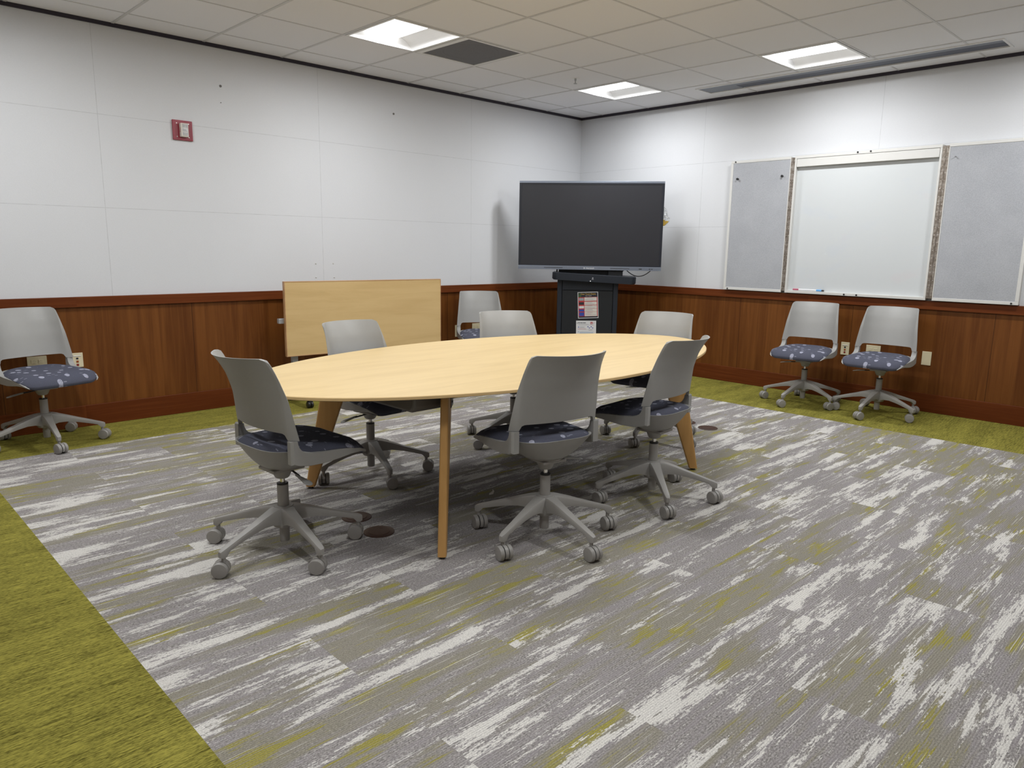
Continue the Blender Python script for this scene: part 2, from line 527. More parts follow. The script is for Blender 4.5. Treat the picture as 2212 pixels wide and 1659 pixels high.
M_IVORY = plain('ivory_plate', (0.70, 0.63, 0.44, 1), 0.4, 0, 0.4, 0.02)
M_REDJACK = plain('red_jack', (0.22, 0.012, 0.012, 1), 0.4)
M_ORANGE = plain('orange_jack', (0.30, 0.07, 0.01, 1), 0.4)
M_RED = plain('dark_red_enamel', (0.26, 0.020, 0.038, 1), 0.3, 0, 0.5, 0.04)
M_STROBE = plain('cream_housing', (0.62, 0.58, 0.52, 1), 0.4)
M_LENSGLASS = plain('clear_strobe_lens', (0.85, 0.86, 0.87, 1), 0.08, 0.55, 0.8)
M_LWHITE = plain('white_reflector', (0.80, 0.80, 0.80, 1), 0.45, 0, 0.4, 0.01)
M_LENS = emit('lit_lens', LENS_COLOR+(1,), LENS_STRENGTH)
M_GRILLE = plain('charcoal_perforated_grille', (0.135, 0.132, 0.138, 1), 0.6, 0, 0.3, 0.35, 300)
M_SLOT = plain('blue_grey_slot', (0.20, 0.22, 0.26, 1), 0.5)
M_SLOTMID = plain('dark_blue_grey_slot', (0.075, 0.085, 0.12, 1), 0.5)
M_SLOTDARK = plain('dark_slot', (0.022, 0.025, 0.036, 1), 0.6)
M_BROWN = plain('bronze_floor_cover', (0.070, 0.036, 0.026, 1), 0.4, 0.4, 0.5, 0.1)
M_PAPER = plain('white_paper', (0.72, 0.72, 0.72, 1), 0.6)
M_INKDARK = plain('dark_ink', (0.02, 0.02, 0.03, 1), 0.6)
M_INKGREY = plain('grey_ink', (0.33, 0.33, 0.35, 1), 0.6)
M_INKRED = plain('red_ink', (0.45, 0.03, 0.03, 1), 0.6)
M_INKPINK = plain('pink_ink', (0.55, 0.35, 0.36, 1), 0.6)
M_INKBLUE = plain('blue_ink', (0.03, 0.06, 0.35, 1), 0.6)
M_INKSKY = plain('pale_blue_ink', (0.38, 0.48, 0.58, 1), 0.6)
M_INKYEL = plain('golden_ink', (0.62, 0.40, 0.06, 1), 0.6)
M_INKGREEN = plain('dark_green_ink', (0.05, 0.09, 0.03, 1), 0.6)
M_CREAMINK = plain('cream_ink', (0.68, 0.64, 0.58, 1), 0.6)
M_LED = emit('white_indicator', (1, 1, 1, 1), 1.2)
M_YELLOW = plain('yellow_plastic', (0.72, 0.47, 0.07, 1), 0.4)
M_MARKW = plain('marker_white', (0.72, 0.72, 0.74, 1), 0.4)
M_MARKB = plain('marker_light_blue', (0.12, 0.36, 0.68, 1), 0.4)
M_MARKR = plain('marker_magenta', (0.42, 0.07, 0.13, 1), 0.4)
M_GLEG = plain('silver_grey_table_leg', (0.42, 0.43, 0.44, 1), 0.4, 0.3)

def mat_bag():
    t = NT('clear_plastic_film')
    nt = t.t
    tr = t.n('ShaderNodeBsdfTransparent'); tr.inputs[0].default_value = (0.93, 0.94, 0.95, 1)
    mx = t.n('ShaderNodeMixShader')
    t.fin((0.85, 0.87, 0.88, 1), 0.12, 0, 0.8)
    nz = t.noise(t.pos(), 60, 2)
    t.lk(t.step(nz, 0.35, 0.7), mx.inputs[0])
    t.lk(tr.outputs[0], mx.inputs[1]); t.lk(t.bsdf.outputs[0], mx.inputs[2])
    out = [n for n in nt.nodes if n.type == 'OUTPUT_MATERIAL'][0]
    t.lk(mx.outputs[0], out.inputs[0])
    return t.mat
M_BAG = mat_bag()

# ------------------------------------------------------------------ room shell
TH = 0.12
# floor: grey field framed by the green border
GX0, GX1, GY0, GY1 = -5.957, -0.945, YF+0.6, -0.615
m = MB()
xs = [XL-TH, GX0, GX1, TH]; ys = [YF-TH, GY0, GY1, TH]
for i in range(3):
    for j in range(3):
        m.quad((xs[i], ys[j], 0), (xs[i+1], ys[j], 0), (xs[i+1], ys[j+1], 0), (xs[i], ys[j+1], 0), 0 if (i == 1 and j == 1) else 1)
m.box(XL-TH, TH, YF-TH, TH, -0.12, -0.02, 1)
struct(m.build('floor', [M_GREY, M_GREEN], smooth=0))

def wall(name, axis, sgn, a0, a1, pos, mw, mwn, mtr, side):
    """axis: direction along the wall; pos: plane; sgn: inward normal direction"""
    def bx(mb, d0, d1, z0, z1, mi=0):
        lo, hi = sorted((pos+sgn*d0, pos+sgn*d1))
        if axis == 'x':
            mb.box(a0, a1, lo, hi, z0, z1, mi)
        else:
            mb.box(lo, hi, a0, a1, z0, z1, mi)
    b = MB(); bx(b, -TH, 0, 0, H+0.1)
    w = struct(b.build(name, mw, smooth=0))
    b = MB(); bx(b, -0.01, 0.012, BASE_T-0.02, RAIL_B+0.02)
    b.build('wainscot', mwn, w, smooth=0)
    b = MB(); bx(b, -0.01, 0.032, RAIL_B, RAIL_T)
    b.build('chair_rail', mtr, w, smooth=0, bevel=0.003)
    b = MB(); bx(b, -0.01, 0.022, 0, BASE_T)
    struct(b.build('baseboard_'+side, mtr, smooth=0, bevel=0.003))
    b = MB(); bx(b, -0.01, 0.014, H-0.022, H+0.004)
    return struct(b.build('trim_1', M_REVEAL, smooth=0))

wall('wall_back', 'x', -1, XL, 0, 0, M_WALLX, M_WAINX, M_TRIMX, 'back')
wall('wall_right', 'y', -1, YF, 0, 0, M_WALLY, M_WAINY, M_TRIMY, 'right')
wall('wall_left', 'y', 1, YF, 0, XL, M_WALLY, M_WAINY, M_TRIMY, 'left')
wall('wall_front', 'x', 1, XL, 0, YF, M_WALLX, M_WAINX, M_TRIMX, 'front')

# ceiling: lay-in tiles between grid bars; cells of the lights, grille and slot left open
LIGHTS = [(i, j) for i in (0, 4, -4) for j in (2, 5, 8)]
GRILLE = (1, 2)
SLOT = (-0.487, -0.215, -4.19, -1.775)     # x0, x1, y0, y1
def cell(i, j):
    x0 = OX+TILE*i; y1 = -(OY+TILE*(j-1))
    return x0, x0+TILE, y1-TILE, y1
ceil = MB()
ZT = H+0.0025
i0, i1, j0, j1 = -7, 6, 0, 13
for i in range(i0, i1):
    for j in range(j0, j1):
        if (i, j) in LIGHTS or (i, j) == GRILLE:
            continue
        x0, x1, y0, y1 = cell(i, j)
        x0, x1 = max(x0, XL), min(x1, 0); y0, y1 = max(y0, YF), min(y1, 0)
        if x1-x0 < 0.005 or y1-y0 < 0.005:
            continue
        # cut the slot out of the cells it crosses
        rects = [(x0, x1, y0, y1)]
        sx0, sx1, sy0, sy1 = SLOT
        if x0 < sx1 and x1 > sx0 and y0 < sy1 and y1 > sy0:
            rects = []
            if x0 < sx0: rects.append((x0, sx0, y0, y1))
            if x1 > sx1: rects.append((sx1, x1, y0, y1))
            a, b_ = max(x0, sx0), min(x1, sx1)
            if y0 < sy0: rects.append((a, b_, y0, sy0))
            if y1 > sy1: rects.append((a, b_, sy1, y1))
        for (a, b_, c, d) in rects:
            ceil.quad((a, c, ZT), (a, d, ZT), (b_, d, ZT), (b_, c, ZT), 0)
BW = 0.0095
def bar(x0, x1, y0, y1, dz=0.0):
    ceil.box(x0, x1, y0, y1, H-0.0008+dz, H+0.03+dz, 1)
def overlaps_slot(x0, x1, y0, y1):
    return x0 < SLOT[1] and x1 > SLOT[0] and y0 < SLOT[3] and y1 > SLOT[2]
for i in range(i0, i1+1):
    x = OX+TILE*i
    if XL < x < 0:
        if SLOT[0]-BW < x < SLOT[1]+BW:
            bar(x-BW, x+BW, SLOT[3], 0); bar(x-BW, x+BW, YF, SLOT[2])
        else:
            bar(x-BW, x+BW, YF, 0)
for j in range(j0, j1+1):
    y = -(OY+TILE*(j-1))
    if YF < y < 0:
        if SLOT[2] < y < SLOT[3]:
            bar(XL, SLOT[0], y-BW*0.7, y+BW*0.7, 0.0006); bar(SLOT[1], 0, y-BW*0.7, y+BW*0.7, 0.0006)
        else:
            bar(XL, 0, y-BW*0.7, y+BW*0.7, 0.0006)
ceil.box(XL-TH, TH, YF-TH, TH, H+0.25, H+0.35, 0)
struct(ceil.build('ceiling', [M_TILE, M_TBAR], smooth=0))

# ------------------------------------------------------------------ ceiling lights
def make_light():
    root = empty('ceiling_light', (0, 0, 0))
    h = TILE/2-0.012
    f = MB()
    o_, w = h, 0.018
    for (x0, x1, y0, y1) in ((-o_, o_, -o_, -o_+w), (-o_, o_, o_-w, o_), (-o_, -o_+w, -o_+w, o_-w), (o_-w, o_, -o_+w, o_-w)):
        f.box(x0, x1, y0, y1, -0.004, 0.012)
    f.build('frame', M_LWHITE, root, smooth=0)
    r = MB()
    n = 10; hi = o_-w
    prof = []
    lx, lz = 0.135, 0.075
    for k in range(n+1):
        u = k/n
        prof.append((hi+(lx-hi)*u, 0.002+(lz-0.002)*math.sin(u*PI/2)**0.9))
    for sgn in (-1, 1):
        for k in range(n):
            (xa, za), (xb, zb) = prof[k], prof[k+1]
            r.quad((sgn*xa, -hi, za), (sgn*xa, hi, za), (sgn*xb, hi, zb), (sgn*xb, -hi, zb))
    for sy in (-1, 1):
        pts = [(-x, sy*(hi-0.0015), z) for x, z in prof]+[(x, sy*(hi-0.0015), z) for x, z in reversed(prof)]
        r.add(pts, [tuple(range(len(pts)))])
    r.quad((-lx, -hi, lz+0.004), (lx, -hi, lz+0.004), (lx, hi, lz+0.004), (-lx, hi, lz+0.004))
    r.build('reflector', M_LWHITE, root, smooth=40)
    l = MB()
    rings = []
    for yy in (-hi+0.012, hi-0.012):
        ring = []
        for k in range(17):
            a = PI*k/16
            ring.append((lx*math.cos(a)*0.985, yy, lz+0.001-0.052*math.sin(a)))
        rings.append(ring)
    l.loft(rings, 0, True, True)
    l.build('lens', M_LENS, root, smooth=50)
    ld = bpy.data.lights.new('light_source', 'AREA')
    ld.shape = 'RECTANGLE'; ld.size = 0.09; ld.size_y = 0.53
    ld.energy = LAMP_POWER; ld.color = LENS_COLOR
    lo = bpy.data.objects.new('light_source', ld)
    COL.objects.link(lo); lo.parent = root; lo.location = (0, 0, 0.0225)
    return root
lights = {
 (0, 2): 'square recessed ceiling light beside the dark grille above the long left wall',
 (4, 2): 'smallest recessed ceiling light nearest the room corner above the screen',
 (4, 5): 'square recessed ceiling light beside the long dark air slot on the right',
}
LG = 'square recessed ceiling lights'
proto = None
for (i, j) in LIGHTS:
    x0, x1, y0, y1 = cell(i, j)
    if proto is None:
        proto = make_light(); o = proto
    else:
        o = copy_tree(proto)
    o.location = ((x0+x1)/2, (y0+y1)/2, H)
    tag(o, lights.get((i, j), 'square recessed ceiling light outside the frame, above the near half of the room'), 'ceiling light', LG if (i, j) in lights else 'ceiling lights beyond the frame')

# return-air grille
x0, x1, y0, y1 = cell(*GRILLE)
g = tag(empty('air_grille', ((x0+x1)/2, (y0+y1)/2, H)), 'square charcoal perforated air grille in the ceiling beside a light', 'air vent')
h = TILE/2-0.012
f = MB()
for (a, b, c, d) in ((-h, h, -h, -h+0.02), (-h, h, h-0.02, h), (-h, -h+0.045, -h+0.02, h-0.02), (h-0.02, h, -h+0.02, h-0.02)):
    f.box(a, b, c, d, -0.003, 0.01)
f.build('frame', M_LWHITE, g, smooth=0)
f = MB()
f.box(-h+0.045, h-0.02, -h+0.02, h-0.02, 0.002, 0.012)
f.build('perforated_face', M_GRILLE, g, smooth=0)
f = MB(); f.lathe([(0.20, 0.0025), (0.205, 0.0012), (0.215, 0.0012), (0.22, 0.0025)], 40, caps=False)
f.build('ring', M_GRILLE, g)

# linear air slot
sx0, sx1, sy0, sy1 = SLOT
s = tag(empty('linear_air_slot', ((sx0+sx1)/2, (sy0+sy1)/2, H)), 'long dark linear air slot in the ceiling along the right wall', 'air vent')
hw, hl = (sx1-sx0)/2, (sy1-sy0)/2
f = MB()
for (a, b, c, d) in ((-hw, -hw+0.016, -hl, hl), (hw-0.03, hw, -hl, hl), (-hw+0.016, hw-0.03, -hl, -hl+0.016), (-hw+0.016, hw-0.03, hl-0.016, hl)):
    f.box(a, b, c, d, -0.004, 0.012)
f.build('frame', M_LWHITE, s, smooth=0)
f = MB(); f.box(-hw+0.01, hw-0.02, -hl+0.01, hl-0.01, 0.10, 0.11)
f.box(-hw+0.004, -hw+0.016, -hl, hl, 0.01, 0.11); f.box(hw-0.03, hw-0.018, -hl, hl, 0.01, 0.11)
f.build('plenum', M_SLOTDARK, s, smooth=0)
f = MB(); f.box(-hw+0.016, -0.028, -hl+0.016, hl-0.35, 0.003, 0.010)
f.build('blade', M_SLOT, s, smooth=0)
f = MB(); f.box(-0.022, hw-0.03, -hl+0.016, hl-0.35, 0.006, 0.012)
f.build('dark_blade', M_SLOTMID, s, smooth=0)
f = MB(); f.box(-hw+0.016, hw-0.03, hl-0.35, hl-0.016, 0.003, 0.010)
f.build('end_panel', M_SLOT, s, smooth=0)

sp = tag(empty('fire_sprinkler', (-1.537, -1.245, H+0.004)), 'small pendent fire sprinkler head hanging from the ceiling tile', 'sprinkler')
f = MB(); f.lathe([(0.0, -0.002), (0.032, -0.006), (0.036, 0.0), (0.0, 0.001)], 20)
f.build('escutcheon', M_LWHITE, sp)
f = MB(); f.lathe([(0.009, 0), (0.009, -0.02), (0.005, -0.024), (0.005, -0.042), (0.016, -0.044), (0.016, -0.047), (0.0, -0.048)], 12)
f.build('nozzle', M_GLEG, sp)

# ------------------------------------------------------------------ conference table
TX, TY, TA, TB, TN, TZ = -3.843, -2.905, 1.497, 0.760, 1.93, 0.705
tb = tag(empty('conference_table', (TX, TY, 0)), 'large oval maple conference table on splayed wooden legs', 'table')
def sup(t, a, b, n):
    c, s_ = math.cos(t), math.sin(t)
    return (a*math.copysign(abs(c)**(2/n), c), b*math.copysign(abs(s_)**(2/n), s_))
NS = 144
def ring(off, z):
    return [(*sup(2*PI*k/NS, TA-off, TB-off, TN), z) for k in range(NS)]
m = MB()
m.loft([ring(0.004, TZ), ring(0.0015, TZ-0.001), ring(0.0, TZ-0.003)], 1, caps=False)
m.add(ring(0.004, TZ), [tuple(range(NS))], 0)
m.loft([ring(0.0, TZ-0.003), ring(0.0, TZ-0.013), ring(0.002, TZ-0.0145)], 1, caps=False)
m.loft([ring(0.002, TZ-0.0145), ring(0.055, TZ-0.026)], 2, caps=False)
m.add(ring(0.055, TZ-0.026), [tuple(reversed(range(NS)))], 2)
m.build('tabletop', [M_TOP, M_TOPEDGE, M_UNDER], tb, smooth=30)
FEET = [(-4.777-TX, -3.440-TY), (-2.885-TX, -3.450-TY), (-4.733-TX, -2.265-TY), (-2.85-TX, -2.275-TY)]
ZU = TZ-0.026
legtops = []
for (fx, fy) in FEET:
    dx, dy = -math.copysign(1, fx)/math.sqrt(2), -math.copysign(1, fy)/math.sqrt(2)
    px, py = -dy, dx
    lg = MB()
    rings = []
    for u in (0.0, 0.02, 0.25, 0.5, 0.75, 1.0):
        z = 0.012+u*(ZU-0.022)
        c0 = 0.175*u                      # centre shift inward
        hwid = 0.024+0.052*u        # half width along the blade
        ht = 0.0185
        cx, cy = fx+dx*c0, fy+dy*c0
        rg = []
        for k in range(16):
            a = 2*PI*k/16
            ex = math.copysign(abs(math.cos(a))**0.28, math.cos(a))*hwid
            ey = math.copysign(abs(math.sin(a))**0.45, math.sin(a))*ht
            rg.append((cx+dx*ex+px*ey, cy+dy*ex+py*ey, z))
        rings.append(rg)
    lg.loft(rings)
    L = lg.build('leg', M_LEG, tb, smooth=22)
    g_ = MB(); g_.lathe([(0.0, 0), (0.0135, 0), (0.0135, 0.012), (0, 0.012)], 14, c=(fx, fy, 0))
    g_.build('glide', M_BLACKPL, L)
    k_ = MB()
    tx, ty = fx+dx*0.175, fy+dy*0.175
    legtops.append((tx, ty))
    M_ = Matrix.Translation((tx, ty, 0)) @ Matrix.Rotation(math.atan2(dy, dx), 4, 'Z')
    k_.box(-0.06, 0.085, -0.019, 0.019, ZU-0.010, ZU-0.001, 0, M_)
    k_.box(0.0, 0.085, 0.0175, 0.0215, ZU-0.075, ZU-0.004, 0, M_)
    k_.box(0.0, 0.085, -0.0215, -0.0175, ZU-0.075, ZU-0.004, 0, M_)
    for zz in (ZU-0.03, ZU-0.055):
        k_.lathe([(0.006, 0), (0.005, 0.003), (0, 0.003)], 10, M=M_ @ Matrix.Translation((0.04, 0.0215, zz)) @ Matrix.Rotation(-PI/2, 4, 'X'))
        k_.lathe([(0.006, 0), (0.005, 0.003), (0, 0.003)], 10, M=M_ @ Matrix.Translation((0.04, -0.0215, zz)) @ Matrix.Rotation(PI/2, 4, 'X'))
    k_.build('leg_bracket', M_DARKSTEEL, tb, smooth=0)
# long beams and end troughs
for sy in (-1, 1):
    b = MB(); yy = sy*0.36
    b.box(-0.80, 0.80, yy-0.018, yy+0.018, ZU-0.048, ZU-0.001)
    b.build('beam', M_STEEL, tb, smooth=0, bevel=0.003)
for sx in (-1, 1):
    b = MB()
    xc = sx*0.86
    rg = []
    for (yy, z1) in ((-0.37, 0.0), (-0.365, -0.07), (-0.34, -0.088), (0.34, -0.088), (0.365, -0.07), (0.37, 0.0)):
        rg.append((yy, ZU-0.001+z1))
    A_ = [(xc-0.09, y_, z_) for y_, z_ in rg]; B_ = [(xc+0.09, y_, z_) for y_, z_ in rg]
    b.loft([A_, B_])
    b.build('cable_trough', M_STEEL, tb, smooth=20, bevel=0.012, seg=3)

# ------------------------------------------------------------------ swivel chairs
def interp(xs, ys, x):
    if x <= xs[0]: return ys[0]
    for i in range(len(xs)-1):
        if x <= xs[i+1]:
            u = (x-xs[i])/(xs[i+1]-xs[i]); return ys[i]+(ys[i+1]-ys[i])*u
    return ys[-1]
ZB = [0.527, 0.556, 0.606, 0.690, 0.775, 0.830, 0.857]
YE = [-0.080, -0.085, -0.090, -0.100, -0.121, -0.147, -0.166]     # panel edge (y)
WP = [0.198, 0.199, 0.199, 0.197, 0.193, 0.190, 0.188]            # panel half width
YFR = [-0.050, -0.056, -0.067, -0.083, -0.113, -0.137, -0.154]    # front edge of the post
WO = [0.231, 0.229, 0.224, 0.214, 0.202, 0.194, 0.190]            # outer half width

def smooth_tab(tab):
    # Catmull-like smoothing by dense linear + averaging
    n = 60
    zs = [ZB[0]+(ZB[-1]-ZB[0])*k/n for k in range(n+1)]
    v = [interp(ZB, tab, z) for z in zs]
    for _ in range(8):
        v = [v[0]]+[(v[k-1]+2*v[k]+v[k+1])/4 for k in range(1, n)]+[v[-1]]
    return lambda z: interp(zs, v, z)
fYE, fWP, fYF, fWO = map(smooth_tab, (YE, WP, YFR, WO))

def make_back():
    """one moulded sheet whose edges turn forward into the two posts"""
    m = MB()
    NU, NV, NF = 36, 20, 5
    z0, z1, zj = 0.556, 0.857, 0.5285
    cols = []                                   # (u, f): across the panel, then out along the flange
    for i in range(NF, 0, -1): cols.append((-1.0, -i/NF))
    for i in range(NU+1): cols.append((-1+2*i/NU, 0.0))
    for i in range(1, NF+1): cols.append((1.0, i/NF))
    def zlim(u, f):
        au, af = abs(u), abs(f)
        d = (1-au)*0.188 + (0.002*(1-af) if af else 0.002)
        r = 0.015
        zt = z1 - (r*(1-math.sqrt(max(0.0, 1-((r-d)/r)**2))) if d < r else 0.0) - 0.006*af
        q = (au-0.86)/0.14
        zb = zj if af else (z0 if q <= 0 else z0-(z0-zj)*(1-math.sqrt(max(0.0, 1-q*q))))
        return zb, zt
    def pt(u, f, v, front):
        zb, zt = zlim(u, f)
        z = zb+(zt-zb)*v
        sg = 1 if (u > 0 or f > 0) else -1
        ye, wp, yf, wo = fYE(z), fWP(z), fYF(z), fWO(z)
        if f == 0.0:
            zz = min(max((z-z0)/(z1-z0), -0.1), 1)
            bul = 0.030+0.055*zz
            y = ye-bul*(1-u*u)
            if front:
                t = 0.006+0.010*max(0, (abs(u)-0.72)/0.28)**1.6
                return (u*(wp-0.004*abs(u)), y+t, z)
            return (u*wp, y, z)
        k = abs(f)
        if front:
            return (sg*(wp-0.004+(wo-0.0015-(wp-0.004))*k), ye+0.016+(yf+0.0025-ye-0.016)*k**0.9, z)
        kk = k**0.92
        return (sg*(wp+(wo-wp)*k), ye+(yf-ye)*k**1.25, z)
    nc = len(cols)
    V = []
    for front in (True, False):
        for j in range(NV+1):
            for (u, f) in cols:
                V.append(pt(u, f, j/NV, front))
    nb = nc*(NV+1)
    Fc = []
    for j in range(NV):
        for i in range(nc-1):
            a = j*nc+i
            Fc.append((a, a+1, a+nc+1, a+nc))
            Fc.append((nb+a, nb+a+nc, nb+a+nc+1, nb+a+1))
    for i in range(nc-1):
        Fc.append((i, nb+i, nb+i+1, i+1))
        t = NV*nc+i
        Fc.append((t, t+1, nb+t+1, nb+t))
    for j in range(NV):
        a = j*nc
        Fc.append((a, a+nc, nb+a+nc, nb+a))
        a = j*nc+nc-1
        Fc.append((a, nb+a, nb+a+nc, a+nc))
    m.add(V, Fc)
    return m

def rim(th, n, hw_r, hw_f, yb, yf, yc):
    c, s_ = math.cos(th), math.sin(th)
    e = 2/n
    yy = math.copysign(abs(s_)**e, s_)
    y = yc+(yf-yc)*yy if yy > 0 else yc+(yc-yb)*yy
    k = (y-yb)/(yf-yb)
    w = hw_r+(hw_f-hw_r)*min(1, max(0, k*1.35))
    return math.copysign(abs(c)**e, c)*w, y
def rim_z(y):
    return interp([-0.15, -0.08, 0.0, 0.07, 0.16, 0.22, 0.27, 0.30], [0.476, 0.474, 0.468, 0.463, 0.458, 0.450, 0.434, 0.418], y)

def make_shell():
    m = MB()
    N, K = 64, 9
    outer, inner = [], []
    for k in range(K+1):
        s_ = k/K
        ro, ri = [], []
        for i in range(N):
            th = 2*PI*i/N
            X, Y = rim(th, 3.4, 0.200, 0.206, -0.147, 0.292, 0.05)
            zr = rim_z(Y)+(0.006 if Y < -0.05 else 0)
            qx, qy = 0.080*math.cos(th), 0.075*math.sin(th)+0.0
            x = qx+(X-qx)*s_; y = qy+(Y-qy)*s_
            ex = 1.5 if Y < 0.1 else 1.15
            z = 0.377+(zr-0.377)*s_**ex
            ro.append((x, y, z)); ri.append((x*0.965, y*0.965, z+0.0075 if k < K else z))
        outer.append(ro); inner.append(ri)
    m.loft(outer+inner[::-1], 0, True, False)
    m.add(outer[0], [tuple(reversed(range(N)))])
    # side rails that sweep up to the back posts
    top = [(-0.0575, 0.527), (-0.055, 0.512), (-0.049, 0.498), (-0.038, 0.485), (-0.020, 0.4755), (0.010, 0.4685), (0.068, 0.463), (0.13, 0.4605), (0.190, 0.455), (0.235, 0.445), (0.272, 0.430), (0.286, 0.418)]
    bot = [(-0.083, 0.527), (-0.0835, 0.500), (-0.0835, 0.465), (-0.083, 0.434), (-0.055, 0.4255), (0.000, 0.4165), (0.062, 0.4145), (0.13, 0.420), (0.188, 0.427), (0.235, 0.428), (0.268, 0.421), (0.283, 0.412)]
    for sg in (-1, 1):
        rings = []
        for k, (a, b) in enumerate(zip(top, bot)):
            wo = (0.231, 0.231, 0.2300, 0.2255, 0.215, 0.200)[max(0, k-6)]
            wi = 0.197 if k < 4 else 0.199+0.001*(k-3)
            wi = min(wi, wo-0.006)
            rings.append([(sg*wo, a[0], a[1]), (sg*(wo-0.004), a[0]+0.0, a[1]+0.0015), (sg*wi, a[0], a[1]), (sg*wi, b[0], b[1]),
                          (sg*(wo-0.008), b[0]-0.002 if k < 4 else b[0], b[1]), (sg*wo, b[0]+0.008 if k < 4 else b[0], b[1]+0.004)])
        m.loft(rings)
    return m

def cush_z(x, y):
    y = y+0.32*max(0.0, abs(x)-0.12)*min(1.0, max(0.0, (y-0.05)/0.12))
    z = interp([-0.16, -0.10, -0.03, 0.06, 0.15, 0.22, 0.26, 0.285, 0.31], [0.501, 0.4965, 0.489, 0.484, 0.482, 0.478, 0.469, 0.459, 0.444], y)
    return z + 0.07*x*x
def make_cushion():
    m = MB()
    N, K = 72, 12
    rings = []
    def P(th):
        return rim(th, 4.6 if math.sin(th) > 0 else 3.3, 0.191, 0.2335, -0.136, 0.304, 0.06)
    for k in range(1, K+1):
        s_ = k/K
        rg = []
        for i in range(N):
            X, Y = P(2*PI*i/N)
            x, y = X*s_, 0.06+(Y-0.06)*s_
            z = cush_z(x, y)-0.020*max(0, (s_-0.72)/0.28)**2.4
            rg.append((x, y, z))
        rings.append(rg)
    for (sc, dz) in ((1.005, -0.010), (0.998, -0.022), (0.97, -0.032)):
        rg = []
        for i in range(N):
            X, Y = P(2*PI*i/N)
            z = cush_z(X, Y)-0.020+dz*(0.12+0.62*min(1.0, max(0.0, (Y+0.15*max(0.0, abs(X)-0.15)-0.19)/0.08)))
            rg.append((X*sc, 0.06+(Y-0.06)*sc, z))
        rings.append(rg)
    m.loft(rings, 0, True, False)
    m.add(rings[0], [tuple(range(N))])
    m.add(rings[-1], [tuple(reversed(range(N)))])
    return m

def make_star():
    m = MB()
    R = [0.018, 0.05, 0.075, 0.12, 0.18, 0.24, 0.29, 0.308, 0.322, 0.332]
    ZTp = [0.1975, 0.1965, 0.190, 0.177, 0.157, 0.1385, 0.1225, 0.117, 0.112, 0.106]
    ZBt = [0.115, 0.126, 0.134, 0.136, 0.127, 0.113, 0.100, 0.080, 0.078, 0.082]
    HW = [0.030, 0.030, 0.026, 0.0225, 0.0195, 0.017, 0.0155, 0.015, 0.0135, 0.008]
    for k in range(5):
        a = 2*PI*k/5
        c, s_ = math.cos(a), math.sin(a)
        rings = []
        for r, zt, zb, hw in zip(R, ZTp, ZBt, HW):
            pts = [(-hw*0.86, zb), (hw*0.86, zb), (hw, zt-0.010), (hw*0.80, zt-0.002), (0, zt), (-hw*0.80, zt-0.002), (-hw, zt-0.010)]
            rings.append([(r*c-t*s_, r*s_+t*c, z) for t, z in pts])
        m.loft(rings)
    m.lathe([(0.0, 0.108), (0.044, 0.110), (0.050, 0.122), (0.047, 0.165), (0.040, 0.1985), (0.0, 0.1985)], 30)
    m.lathe([(0.0, 0.040), (0.0195, 0.040), (0.021, 0.044), (0.021, 0.112)], 20, caps=False)
    m.add([(0.0195*math.cos(2*PI*i/20), 0.0195*math.sin(2*PI*i/20), 0.040) for i in range(20)], [tuple(range(20))])
    return m

